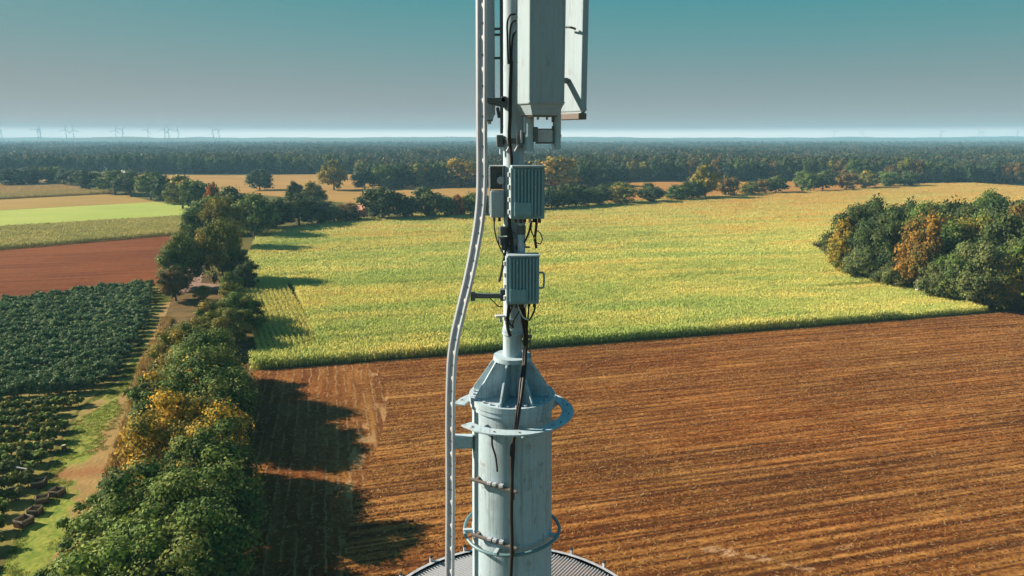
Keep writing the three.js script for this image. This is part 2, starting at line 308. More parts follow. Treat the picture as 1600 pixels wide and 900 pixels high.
const STRIP_B = [[-292, -509], [-342, -459], [-540, -331], [-560, -360], [-372, -500], [-330, -534]];
field('crop_strip', STRIP_B, .024, [.30, .22, .06], [.38, .27, .09], 'olive gold crop strip behind the straw strip', { res: 1.5 });
const STRIP_C = [[-332, -536], [-373, -502], [-560, -362], [-640, -420], [-443, -598], [-405, -618]];
field('crop_strip', STRIP_C, .028, [.34, .22, .07], [.42, .27, .10], 'farthest tan crop strip on the left', { res: 1.5 });
const FAR_GOLD = [[-346, -628], [-210, -520], [-100, -430], [-60, -380], [20, -420], [60, -470], [110, -650], [-20, -640], [-80, -600], [-110, -640], [-170, -792], [-314, -760], [-480, -790], [-520, -690]];
field('far_field', FAR_GOLD, .05, [.42, .25, .075], [.56, .34, .11], 'far golden field behind the hedge', { res: 1 });
const FAR_ORANGE = [[60, -440], [157, -500], [253, -540], [340, -600], [330, -690], [90, -660]];
field('far_field', FAR_ORANGE, .06, [.46, .22, .055], [.58, .30, .09], 'far orange field in front of the wood', { res: 1 });
// orchard ground and the grass track
const ORCHARD = [[-50, -61], [-55, -72], [-61, -85], [-66, -98], [-67, -108], [-88, -165], [-99, -184.5], [-124, -161.5], [-190, -100], [-150, -40], [-60, -30]];
field('orchard_ground', ORCHARD, .008, [.17, .19, .04], [.46, .34, .12], 'grassy ground under the fruit bushes', { res: 6, short: 1.4, long: 5, bump: .05 });
const TRACK_L = [[-98.5, -184], [-88.5, -164], [-78, -140], [-66.5, -109], [-65.5, -98], [-60.5, -85], [-54.5, -72], [-50, -61], [-42, -44], [-36, -30]];
const TRACK_R = [[-92, -184], [-84.5, -164], [-74, -138], [-67, -118], [-57.5, -97], [-53, -86], [-48.6, -75], [-46, -68], [-42, -57], [-35, -44], [-30, -30]];
const TRACK = [...TRACK_L, ...[...TRACK_R].reverse()];
const tBox = fieldBox(TRACK);
const trackMid = (z) => { const f = (L) => { for (let i = 0; i < L.length - 1; i++) if (z >= L[i][1] && z <= L[i + 1][1]) { const t = (z - L[i][1]) / (L[i + 1][1] - L[i][1]); return L[i][0] + (L[i + 1][0] - L[i][0]) * t; } return z < L[0][1] ? L[0][0] : L[L.length - 1][0]; }; return [f(TRACK_L), f(TRACK_R)]; };
const trackMat = surface(tBox[2], tBox[3], 1024, 2048, (a, b) => {
  const [x, z] = fieldToWorld(a + tBox[0], b + tBox[1]), [l, r] = trackMid(z), s = (x - l) / (r - l);
  const n = fbm(x / 3.2, z / 6, 4), g = noise(x * 3.3, z * 3.3), g2 = fbm(x * .9, z * .9, 3);
  let c = mix3([.105, .165, .026], [.25, .26, .055], clamp(g * .8 + g2 * 1.1 - .45, 0, 1));
  const worn = smooth(.75 * n + .42 * smooth(s, .45, 1) + .22 * smooth(-z, 70, 60) - .12 * (1 - s) + .16 * (g - .5) + .3 * (fbm(x * .6 + 7, z * .35, 3) - .5), .50, .74);
  c = mix3(c, mix3([.24, .14, .06], [.32, .20, .09], g2), worn * .85);
  const cross = Math.exp(-((((z + 76.5) + (x + 54) * .25) / 1.5) ** 2)) * smooth(n + g * .2, .35, .6); c = mix3(c, [.24, .105, .048], cross * .8);
  return [...c, g];
}, .04);
structure('grass_track', sheet(TRACK, .016, tBox), trackMat, 'mown green track with worn sandy patches beside the orchard');
// shaded strip under the hedgerow with the lane
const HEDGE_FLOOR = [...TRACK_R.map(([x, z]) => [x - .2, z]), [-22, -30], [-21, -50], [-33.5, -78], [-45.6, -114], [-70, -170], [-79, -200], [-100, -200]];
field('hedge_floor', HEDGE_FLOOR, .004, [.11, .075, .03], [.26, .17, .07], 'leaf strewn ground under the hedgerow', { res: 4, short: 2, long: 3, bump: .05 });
const LANE = [[-96, -184], [-88, -176], [-80, -180], [-68, -184], [-69, -189], [-80, -186], [-88, -189], [-112, -250], [-128, -300], [-133, -298], [-118, -252]];
field('lane', LANE, .020, [.34, .22, .17], [.46, .31, .25], 'pale reddish country lane at the hedgerow gap', { res: 5, long: 4, short: 4 });
field('farm_yard', [[-66, -345], [-58, -343], [-54, -352], [-66, -360]], .020, [.46, .28, .2], [.55, .36, .26], 'pink sandy yard by the farmhouse', { res: 4, long: 4, short: 4 });
for (const [x, z, rx, rz] of [[-330, -1160, 230, 60], [-760, -1330, 260, 70], [330, -1010, 210, 50], [760, -1420, 300, 80], [60, -1560, 260, 90], [-1150, -1900, 380, 110], [1300, -1950, 400, 120], [-350, -2150, 420, 120], [560, -2250, 420, 120]]) { const p = []; for (let k = 0; k < 24; k++) { const a = k / 24 * 6.283, w = .8 + .4 * noise(k * .7 + x, z); p.push([x + Math.cos(a) * rx * w, z + Math.sin(a) * rz * w]); } CLEARINGS.push(p); field('forest_clearing', p, .08, [.42, .34, .09], [.56, .40, .13], 'pale field in a clearing of the far forest', { res: .4 }); }
// low far hills
{
  const hills = [];
  for (let k = 0; k < 3; k++) {
    const z0 = -4300 - k * 1500, nx = 160, nz = 8, pos = [], idx = [];
    for (let j = 0; j <= nz; j++) for (let i = 0; i <= nx; i++) { const x = (i / nx - .5) * (8200 + k * 2600), t = j / nz; pos.push(x, (8 + [46, 62, 78][k] * fbm(x / 900 + k * 31, k * 7.7, 4)) * Math.sin(t * Math.PI) ** .7 - .5 + 6 * noise(x / 60, j * 3 + k), z0 - t * 1400); }
    for (let j = 0; j < nz; j++) for (let i = 0; i < nx; i++) { const a = j * (nx + 1) + i; idx.push(a, a + 1, a + nx + 1, a + 1, a + nx + 2, a + nx + 1); }
    const g = new THREE.BufferGeometry(); g.setAttribute('position', new THREE.Float32BufferAttribute(pos, 3)); g.setIndex(idx); g.computeVertexNormals(); hills.push(g);
  }
  structure('hills', mergeGeometries(hills), new THREE.MeshStandardMaterial({ color: new THREE.Color().setRGB(.05, .075, .035), roughness: 1 }), 'low wooded hills on the horizon');
}
// ---------------------------------------------------------------- crops as real plants
const cropMat = new THREE.MeshPhysicalMaterial({ vertexColors: true, roughness: .9, side: THREE.DoubleSide, transmission: .3, thickness: 0, specularIntensity: .2 });
function cornPlant(seed, leaves, len, wid) {
  const r = mulberry(seed), t = new Tris();
  for (let i = 0; i < leaves; i++) {
    const a = i * 2.4 + r() * .8, y = .35 + 1.35 * (i / leaves) + r() * .2, l = len * (.7 + .5 * r()), w = wid * (.7 + .6 * r()), dx = Math.cos(a), dz = Math.sin(a), px = -dz * w / 2, pz = dx * w / 2;
    const ox = (r() - .5) * .25, oz = (r() - .5) * .25, up = .25 + .25 * r(), dn = .05 - .35 * r();
    const b0 = [ox, y, oz], m1 = [ox + dx * l * .55 + px, y + up, oz + dz * l * .55 + pz], m2 = [ox + dx * l * .55 - px, y + up, oz + dz * l * .55 - pz], e = [ox + dx * l, y + dn, oz + dz * l];
    const n1 = new THREE.Vector3(-dx * .4 + (r() - .5) * .5, 1, -dz * .4 + (r() - .5) * .5).normalize().toArray(), n2 = new THREE.Vector3(dx * .6, 1, dz * .6).normalize().toArray(), k = .86 + .28 * r(), col = [k, k, k * .95];
    t.tri(b0, m1, m2, n1, col); t.tri(m1, e, m2, n2, col);
  }
  for (let i = 0; i < 3; i++) { const a = r() * 6.28, x = Math.cos(a) * .14, z = Math.sin(a) * .14, col = [1.3, 1.12, 1.1]; t.tri([-.04, 1.75, 0], [.04, 1.75, .03], [x, 2.25, z], [0, .8, .6], col); }
  const st = [.8, .8, .6]; t.tri([-.05, 0, 0], [.05, 0, 0], [0, 1.9, 0], [0, .2, 1], st); t.tri([0, 0, -.05], [0, 0, .05], [0, 1.9, 0], [1, .2, 0], st);
  return t.geo();
}
const cornNear = [cornPlant(1, 8, .72, .17), cornPlant(2, 8, .75, .18)], cornFar = [cornPlant(3, 9, .85, .28), cornPlant(4, 9, .9, .30)];
function cornTint(x, z) {
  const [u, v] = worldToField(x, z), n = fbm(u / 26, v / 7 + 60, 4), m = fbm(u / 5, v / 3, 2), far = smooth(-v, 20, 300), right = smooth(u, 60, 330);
  const ripe = clamp(.21 + .42 * far + .34 * right + 1.25 * (n - .5) + .35 * (m - .5), 0, 1);
  let c = ripe < .5 ? mix3([.31, .38, .105], [.48, .46, .14], ripe * 2) : mix3([.48, .46, .14], [.55, .38, .105], ripe * 2 - 1);
  const lush = smooth(fbm(u / 60 + 5, v / 1.6, 2), .66, .78) * .45; c = mix3(c, [.09, .15, .03], lush);
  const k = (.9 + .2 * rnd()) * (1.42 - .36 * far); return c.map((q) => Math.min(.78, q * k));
}
{
  const lists = [[], [], [], []];
  const put = (x, z, far, s, h) => { const c = cornTint(x, z), k = (far ? 2 : 0) + (rnd() < .5 ? 0 : 1); lists[k].push([x, .01, z, rnd() * 6.28, s, h, s, ...c]); };
  for (let v = -1; v > -560;) {
    const d = -v, row = d < 75 ? .75 : d < 170 ? .95 : 1.5, step = d < 3 ? .26 : d < 75 ? .33 : d < 170 ? .62 : 1.15;
    for (let u = -40; u < 560; u += step) {
      const [x, z] = fieldToWorld(u + rr(-.15, .15) * step * 2, v + rr(-.12, .12) * row);
      if (-x / z > .80 || x / z > .80 || Math.abs(x) > -z * .79 || !inside([x, z], CORN)) continue;
      const e = worldToField(x, z); const stripEdge = -4 - (.118) * -e[1];
      if (d > 7 && d < 72 && e[0] < stripEdge + 17 + e[1] * .02 && x < -38) continue;                 // the sown strip beside the hedge
      if (Math.abs((e[0] * .35 + 60 * fbm(e[0] / 90, .5, 2)) - d + 40) < .5 || (Math.abs(d - 118 - 6 * fbm(e[0] / 40, 3)) < .9 && noise(e[0] / 9, 8) > .45)) continue; // thin tracks
      const b = 1 + .2 * (fbm(x / 4, z / 4, 2) - .5); put(x, z, d >= 75, (d < 75 ? 1 : d < 170 ? 1.1 : 1.7) * rr(.85, 1.15), (d < 3 ? 1.02 : 1) * rr(.88, 1.08) * b * (smooth(e[0], 138, 152) > 0 && d < 30 ? .75 : 1));
    }
    v -= row;
  }
  // strip with rows along the hedge
  const A = [-46.5, -120.5], B = [-76, -186], L = Math.hypot(B[0] - A[0], B[1] - A[1]), du = [(B[0] - A[0]) / L, (B[1] - A[1]) / L], dn = [-du[1], du[0]];
  for (let k = 0; k < 17; k++) { if (k === 11) continue; for (let s = 0; s < L; s += .42) { const o = .2 + k * 1.1 + rr(-.08, .08), x = A[0] + du[0] * s + dn[0] * o, z = A[1] + du[1] * s + dn[1] * o; if (!inside([x, z], CORN) && k > 2) continue; const c = cornTint(x, z); lists[rnd() < .5 ? 0 : 1].push([x, .01, z, rnd() * 6.28, .85, rr(.8, 1), .85, ...mix3(c, [.55, .48, .12], .5)]); } }
  const nm = ['corn_plants', 'corn_plants', 'corn_plants', 'corn_plants'], gs = [...cornNear, ...cornFar];
  lists.forEach((l, i) => instanced(nm[i], gs[i], cropMat, l, ['ripening corn in the near part of the large field', 'ripening corn with tassels in the near field part', 'golden green corn in the far part of the field', 'dry golden corn towards the far field edge'][i], 'corn'));
  console.log('corn', lists.map((l) => l.length));
}
function cropFill(poly, row, step, h, s, tint, label) { // lower crops on the strips at the left
  const l = [], b = fieldBox(poly);
  for (let v = b[1]; v < b[1] + b[3]; v += row) for (let u = b[0]; u < b[0] + b[2]; u += step) { const [x, z] = fieldToWorld(u + rr(-.3, .3), v + rr(-.2, .2)); if (Math.abs(x) > -z * .80 || !inside([x, z], poly)) continue; const k = rr(.8, 1.2), n = fbm(x / 12, z / 12, 2), c = mix3(tint[0], tint[1], n); l.push([x, .01, z, rnd() * 6.28, s, h * rr(.85, 1.1), s, c[0] * k, c[1] * k, c[2] * k]); }
  instanced('crop_plants', cornFar[0], cropMat, l, label, 'crop'); return l.length;
}
cropFill(STRIP_A, 1.1, 1.0, .95, 1.2, [[.34, .35, .10], [.48, .42, .14]], 'tan and green crop standing on the near left strip');
cropFill(STRIP_B, 1.6, 1.6, 1, 1.7, [[.30, .25, .07], [.40, .30, .10]], 'olive gold crop standing on the middle left strip');
cropFill(STRIP_C, 1.8, 1.8, 1, 1.8, [[.36, .25, .08], [.44, .29, .10]], 'tan crop standing on the farthest left strip');
// stubble tufts and loose straw on the harvested field
{
  const t = new Tris(), r = mulberry(21);
  for (let i = 0; i < 6; i++) { const a = r() * 6.28, l = .1 + .12 * r(), x = (r() - .5) * .3, z = (r() - .5) * .1, w = .018 + .02 * r(), k = .7 + .6 * r(); t.tri([x - w, 0, z], [x + w, 0, z + w], [x + Math.cos(a) * l * .6, l, z + Math.sin(a) * l * .6], new THREE.Vector3(Math.cos(a) * .5, 1, Math.sin(a) * .5).normalize().toArray(), [k, k, k]); }
  const tuft = t.geo(), list = [];
  const m = new THREE.MeshPhysicalMaterial({ vertexColors: true, roughness: 1, side: THREE.DoubleSide, transmission: .45, thickness: 0, specularIntensity: .1 });
  for (let v = .6; v < 78; v += .75) for (let u = -6; u < 190; u += .24) {
    const [x, z] = fieldToWorld(u + rr(-.12, .12), v + rr(-.1, .1)); if (Math.abs(x) > -z * .86 + 4 || !inside([x, z], STUBBLE) || u < headland(u, v) || noise(u / 2.2, v * 1.7) < .24) continue;
    const k = rr(.55, 1.25), n = fbm(u / 20, v / 2, 2), c = mix3([.30, .12, .036], [.58, .34, .125], clamp(n * 1.3 - .2 + rr(-.25, .25), 0, 1)); list.push([x, .012, z, rnd() * 6.28, 1.1, rr(.6, 1.2), 1.1, c[0] * k, c[1] * k, c[2] * k]);
  }
  for (let k = -12; k < 22; k++) for (let v = 0; v < 75; v += .4) { const u = k * 1.42 + rr(-.1, .1), [x, z] = fieldToWorld(u, v); if (u > headland(u, v) || !inside([x, z], STUBBLE) || noise(v / 1.7, k * 3.3) < .3) continue; const c = mix3([.24, .13, .055], [.42, .28, .13], rnd()); list.push([x, .012, z, rnd() * 6.28, 1, rr(.5, 1), 1, ...c]); }
  instanced('stubble_tufts', tuft, m, list, 'cut straw stubble standing in rows on the brown field', 'stubble'); console.log('stubble', list.length);
  { // loose straw and clods lying between the rows
    const s = new Tris(), r2 = mulberry(33); for (let i = 0; i < 4; i++) { const a = r2() * 6.28, x = (r2() - .5) * .5, z = (r2() - .5) * .5, l = .22 + .2 * r2(), w = .022; s.tri([x, .02, z], [x + Math.cos(a) * l, .05 + .05 * r2(), z + Math.sin(a) * l], [x + Math.cos(a + .2) * l * .6 + w, .03, z + Math.sin(a + .2) * l * .6 + w], [0, 1, 0], [1, 1, 1]); }
    const straw = [], clods = [], pts = new THREE.IcosahedronGeometry(.11, 0); pts.deleteAttribute('uv'); pts.setAttribute('color', new THREE.Float32BufferAttribute(new Float32Array(pts.attributes.position.count * 3).fill(1), 3));
    for (let i = 0; i < 26000; i++) { const u = rr(-6, 180), v = rr(.5, 78), [x, z] = fieldToWorld(u, v); if (Math.abs(x) > -z * .86 + 4 || !inside([x, z], STUBBLE) || noise(u / 3, v / 1.2) < .3) continue; if (i % 3) { const c = mix3([.36, .2, .07], [.62, .42, .2], rnd()); straw.push([x, .012, z, rnd() * 6.28, rr(.7, 1.4), 1, rr(.7, 1.4), ...c]); } else { const c = mix3([.10, .034, .010], [.2, .085, .03], rnd()); clods.push([x, .012, z, rnd() * 6.28, rr(.6, 1.6), rr(.4, .9), rr(.6, 1.6), ...c]); } }
    instanced('loose_straw', s.geo(), m, straw, 'pale loose straw scattered over the brown stubble field', 'straw'); instanced('soil_clods', pts, new THREE.MeshPhysicalMaterial({ vertexColors: true, roughness: 1, specularIntensity: .1 }), clods, 'small reddish clods of soil on the stubble field', 'soil');
  }
  // grass on the track and dry grass along the hedge foot
  const g = new Tris(); for (let i = 0; i < 7; i++) { const a = r() * 6.28, x = (r() - .5) * .35, z = (r() - .5) * .35, l = .5 + .5 * r(), k = .75 + .5 * r(); g.tri([x - .03, 0, z], [x + .03, 0, z], [x + Math.cos(a) * .2, l, z + Math.sin(a) * .2], new THREE.Vector3(Math.cos(a) * .5, 1, Math.sin(a) * .5).normalize().toArray(), [k, k, k]); }
  const blade = g.geo(), green = [], dry = [];
  for (let i = 0; i < 16000; i++) { const z = rr(-185, -48), [a, b] = trackMid(z), s = rnd(), x = a + (b - a) * s; if (fbm(x / 3.2, z / 6, 4) + .2 * s > .62) continue; const c = mix3([.105, .165, .026], [.24, .25, .055], rnd()); green.push([x, .014, z, rnd() * 6.28, .8, rr(.08, .25), .8, ...c]); }
  for (let i = 0; i < 6000; i++) { const z = rr(-150, -46), [, b] = trackMid(z), x = b + rr(-.5, 1.8); const n = noise(x, z / 3); if (n < .35) continue; const c = mix3([.34, .2, .06], [.16, .15, .04], rnd() * n); dry.push([x, .014, z, rnd() * 6.28, 1.2, rr(.5, 1.3), 1.2, ...c]); }
  instanced('grass_tufts', blade, cropMat, green, 'short green grass tufts on the track', 'grass');
  instanced('dry_grass', blade, cropMat, dry, 'ochre dry grass along the foot of the hedgerow', 'grass');
}
// ---------------------------------------------------------------- trees
const leafMat = new THREE.MeshPhysicalMaterial({ vertexColors: true, roughness: .85, side: THREE.DoubleSide, transmission: .3, thickness: 0, specularIntensity: .25 });
const barkMat = surface(2, 4, 128, 256, (x, y) => { const n = fbm(x * 9, y * 2, 3); return [...mix3([.06, .045, .03], [.17, .13, .09], n), n]; }, .02, true);
const birchBark = surface(2, 4, 128, 256, (x, y) => { const n = fbm(x * 3, y * 9, 3); return mix3([.55, .52, .46], [.1, .08, .07], smooth(n, .58, .66)); }, 0, true);
const PAL = {
  green: [[.084, .147, .028], [.131, .192, .037], [.057, .106, .026], [.168, .201, .042]],
  dark: [[.048, .087, .026], [.071, .109, .031], [.040, .068, .024], [.094, .116, .031]],
  blue: [[.048, .092, .043], [.078, .120, .050], [.040, .073, .036]],
  olive: [[.163, .184, .030], [.237, .212, .036], [.090, .129, .028], [.122, .156, .030], [.310, .218, .034]],
  lime: [[.145, .216, .037], [.196, .245, .043], [.102, .163, .031], [.077, .131, .029]],
  pale: [[.163, .190, .060], [.121, .150, .048], [.085, .116, .036]],
  gold: [[.52, .33, .025], [.44, .27, .025], [.36, .24, .03], [.20, .18, .03], [.12, .13, .026]],
  goldgreen: [[.312, .245, .031], [.185, .177, .029], [.114, .136, .029], [.398, .258, .031]],
  greengold: [[.082, .140, .028], [.117, .172, .033], [.059, .103, .025], [.074, .125, .028], [.458, .297, .030]],
  orange: [[.454, .136, .024], [.142, .136, .026], [.085, .109, .024], [.312, .136, .024]],
  russet: [[.199, .122, .036], [.121, .109, .034], [.085, .095, .029], [.241, .136, .034]],
  birch: [[.26, .14, .025], [.19, .12, .025], [.31, .17, .025], [.13, .12, .028], [.10, .11, .026]],
  orchard: [[.10, .175, .078], [.145, .215, .092], [.075, .135, .062], [.175, .22, .08]],
  neutral: [[.9, .9, .9], [1.05, 1.05, 1], [.75, .78, .75], [1.25, 1.2, 1.05]],
};
const ICO = new THREE.IcosahedronGeometry(1, 0).attributes.position.array;
// crown of leaf clumps filling an ellipsoid of width w and height h, its foot at y0
function crownGeo(o) {
  const r = mulberry(o.seed), pal = PAL[o.pal], t = new Tris(), R = o.w / 2, H = o.h / 2, cy = o.y0 + H, c = new THREE.Vector3(), d = new THREE.Vector3(), n = new THREE.Vector3(), a = new THREE.Vector3(), b = new THREE.Vector3(), p = new THREE.Vector3();
  const blobs = [];
  for (let k = 0; k < o.blobs; k++) {
    d.set(r() * 2 - 1, r() * 2 - 1, r() * 2 - 1); if (d.lengthSq() > 1 || d.lengthSq() < .02) { k--; continue; } d.normalize();
    const rad = Math.pow(r(), .42) * .84, taper = o.cone ? 1 - .55 * (d.y * .5 + .5) : 1 + .12 * d.y * -1;
    const lump = 1 + .22 * (noise(d.x * 1.9 + o.seed * 3.1, d.z * 1.9 + d.y * 2.3) - .5) * 2;
    c.set(d.x * rad * R * taper * lump, cy + d.y * rad * H * lump, d.z * rad * R * taper * lump);
    blobs.push([c.x, c.y, c.z, (o.br || .27) * Math.min(R, H) * (.7 + .7 * r()), pal[Math.floor(Math.pow(r(), 1.1) * pal.length)]]);
  }
  for (const [bx, by, bz, br, col] of blobs) {
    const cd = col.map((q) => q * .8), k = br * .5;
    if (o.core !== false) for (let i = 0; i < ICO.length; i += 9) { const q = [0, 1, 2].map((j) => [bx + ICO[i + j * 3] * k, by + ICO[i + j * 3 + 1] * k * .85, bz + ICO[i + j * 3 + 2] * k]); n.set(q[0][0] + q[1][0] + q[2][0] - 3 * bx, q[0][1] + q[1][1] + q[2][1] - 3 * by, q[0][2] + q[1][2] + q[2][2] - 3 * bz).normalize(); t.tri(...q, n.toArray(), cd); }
    const count = Math.max(6, Math.round(o.leaves * (br / ((o.br || .27) * Math.min(R, H))) ** 2));
    for (let i = 0; i < count; i++) {
      d.set(r() * 2 - 1, r() * 2 - 1, r() * 2 - 1).normalize(); if (d.y < -.55) d.y *= -.6;
      const q = br * (.55 + .75 * r()); p.set(bx + d.x * q, by + d.y * q * .85, bz + d.z * q);
      n.set(r() - .5, r() - .5, r() - .5).multiplyScalar(1.5).add(d); n.y += .25; n.normalize();
      a.set(r() - .5, r() - .5, r() - .5).cross(n).normalize(); b.crossVectors(n, a);
      const s = o.leaf * (.6 + .8 * r()), w = s * (.34 + .14 * r()), v = .62 + .76 * r(), mc = r() < .3 ? pal[Math.floor(r() * pal.length)] : col, lc = [mc[0] * v * (.9 + .2 * r()), mc[1] * v, mc[2] * v];
      const nn = n.clone().multiplyScalar(.6).add(d.clone().multiplyScalar(.4)).normalize().toArray();
      const A = [p.x + a.x * s / 2, p.y + a.y * s / 2, p.z + a.z * s / 2], B = [p.x + b.x * w, p.y + b.y * w, p.z + b.z * w], C = [p.x - a.x * s / 2, p.y - a.y * s / 2 - s * .08, p.z - a.z * s / 2], D = [p.x - b.x * w, p.y - b.y * w, p.z - b.z * w];
      t.tri(A, B, C, nn, lc); t.tri(A, C, D, nn, lc);
    }
  }
  return t.geo();
}
function trunkGeo(h, w, seed, thick = .026) {
  const r = mulberry(seed), gs = [], R = Math.max(.12, h * thick);
  const g = new THREE.CylinderGeometry(R * .35, R, h * .72, 9, 5); g.translate(0, h * .36, 0);
  const p = g.attributes.position; for (let i = 0; i < p.count; i++) { const y = p.getY(i); p.setX(i, p.getX(i) + Math.sin(y * .5 + seed) * .02 * y); if (y < .6) { p.setX(i, p.getX(i) * (1.35 - y * .5)); p.setZ(i, p.getZ(i) * (1.35 - y * .5)); } } g.computeVertexNormals(); gs.push(g);
  for (let k = 0; k < 7; k++) { const y = h * (.22 + .06 * k), l = w * (.28 + .14 * r()), q = new THREE.CylinderGeometry(R * .10, R * .38, l, 5, 1); q.translate(0, l / 2, 0); q.rotateZ(-.85 - .25 * r()); q.rotateY(k * 2.4 + r()); q.translate(0, y, 0); gs.push(q); }
  return mergeGeometries(gs);
}
function makeTree(name, label, x, z, h, w, pal, o = {}) {
  const t = thing(name, label, o.category || 'tree', [x, 0, z], o.group), foot = (o.foot ?? .2) * h;
  part(t, 'trunk', trunkGeo(h, w, o.seed, o.thick), pal === 'birch' ? birchBark : barkMat);
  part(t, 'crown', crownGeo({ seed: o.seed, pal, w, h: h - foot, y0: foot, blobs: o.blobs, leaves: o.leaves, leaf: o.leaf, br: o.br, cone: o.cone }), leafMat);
  return t;
}
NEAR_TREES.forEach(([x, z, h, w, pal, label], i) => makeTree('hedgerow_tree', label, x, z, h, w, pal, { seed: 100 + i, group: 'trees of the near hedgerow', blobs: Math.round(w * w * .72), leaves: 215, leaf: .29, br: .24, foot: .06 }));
// prototypes of 14 m by 14 m, in two grades of detail
const grade = { near: { blobs: 110, leaves: 120, leaf: .46, br: .24 }, far: { blobs: 70, leaves: 52, leaf: .85, br: .28 } };
const protos = {};
function proto(pal, g, v) { const key = pal + g + v; if (!protos[key]) { const o = grade[g], cone = pal === 'birch'; protos[key] = { crown: crownGeo({ seed: 500 + Object.keys(protos).length * 7, pal, w: 14, h: 13.4, y0: .6, cone, ...o }), trunk: trunkGeo(14, 14, 40 + v) }; } return protos[key]; }
let turn = 0;
function cloneTree(name, label, x, z, h, w, pal, g, group, category = 'tree') {
  const q = proto(pal, g, (turn % (g === 'near' ? 2 : 2))), t = thing(name, label, category, [x, 0, z], group); turn++;
  part(t, 'trunk', q.trunk, pal === 'birch' ? birchBark : barkMat); part(t, 'crown', q.crown, leafMat);
  t.scale.set(w / 14, h / 14, w / 14); t.rotation.y = rnd() * 6.28; return t;
}
const colourWord = { green: 'green', dark: 'dark green', blue: 'blue green', olive: 'olive green', russet: 'russet brown', goldgreen: 'yellow green', gold: 'golden', pale: 'pale green', orange: 'orange', birch: 'golden', lime: 'light green' };
const ORDINAL = ['leftmost', 'second', 'third', 'fourth', 'fifth', 'sixth', 'seventh', 'eighth', 'ninth', 'tenth', 'eleventh', 'twelfth', 'thirteenth', 'fourteenth', 'fifteenth', 'sixteenth', 'seventeenth', 'eighteenth', 'nineteenth', 'twentieth'];
const nth = (i) => ORDINAL[i] + (i ? ' from the left' : '');
const rank = {}; [...MID_TREES].sort((a, b) => a[0] / a[1] > b[0] / b[1] ? -1 : 1).forEach((t) => { const k = whereOf(t[0], t[1])[1]; rank[k] = rank[k] || []; rank[k].push(t); });
function whereOf(x, z) { return z > -400 && x < -100 ? ['in the left hedge beyond the lane', 'left hedge trees beyond the lane'] : x < -180 ? ['in the hedge behind the left crop strips', 'hedge trees behind the left crop strips'] : z < -515 ? ['at the edge of the middle wood', 'trees at the edge of the middle wood'] : x < 5 ? ['in the hedge left of the mast', 'hedge trees left of the mast'] : ['in the hedge right of the mast', 'hedge trees right of the mast']; }
MID_TREES.forEach((row) => { const [x, z, h, w, pal, label] = row;
  const where = whereOf(x, z);
  cloneTree(label.includes('bush') ? 'bush' : 'field_tree', label || colourWord[pal] + ' tree ' + where[0] + ', ' + nth(rank[where[1]].indexOf(row)), x, z, h, w * (z > -260 ? .92 : 1.06), pal, z > -260 ? 'near' : 'far', where[1], label.includes('bush') ? 'bush' : 'tree');
});
WOOD_EDGE.forEach(([x, z, h, w, pal, label], i) => cloneTree(pal === 'birch' ? 'birch_tree' : 'wood_tree', label || colourWord[pal] + ' tree at the front edge of the right wood, ' + nth(i), x, z, h, w * (pal === 'birch' ? 1.5 : 1.25), pal, 'near', 'trees at the front of the right wood'));
{
  const spots = []; let n = 0;
  while (spots.length < 62 && n++ < 4000) { const x = rr(101, 260), z = rr(-255, -160); const front = -200 + (x - 96) * 1.62; if (z > Math.min(front, -160 + (x - 122) * .2) - 5 || z < -205 - (x - 96) * .38 || x > -z * .82 + 10 || spots.some(([a, b]) => Math.hypot(a - x, b - z) < 7.2)) continue; spots.push([x, z]); }
  const pals = ['green', 'dark', 'olive', 'green', 'dark', 'olive', 'green', 'russet', 'dark', 'green'];
  spots.forEach(([x, z], i) => { const pal = pals[Math.floor(rnd() * pals.length)]; cloneTree('wood_tree', colourWord[pal] + ' tree inside the right wood', x, z, rr(18.5, 24), rr(13, 17), pal, 'near', 'trees inside the right wood'); });
  console.log('wood', spots.length);
}
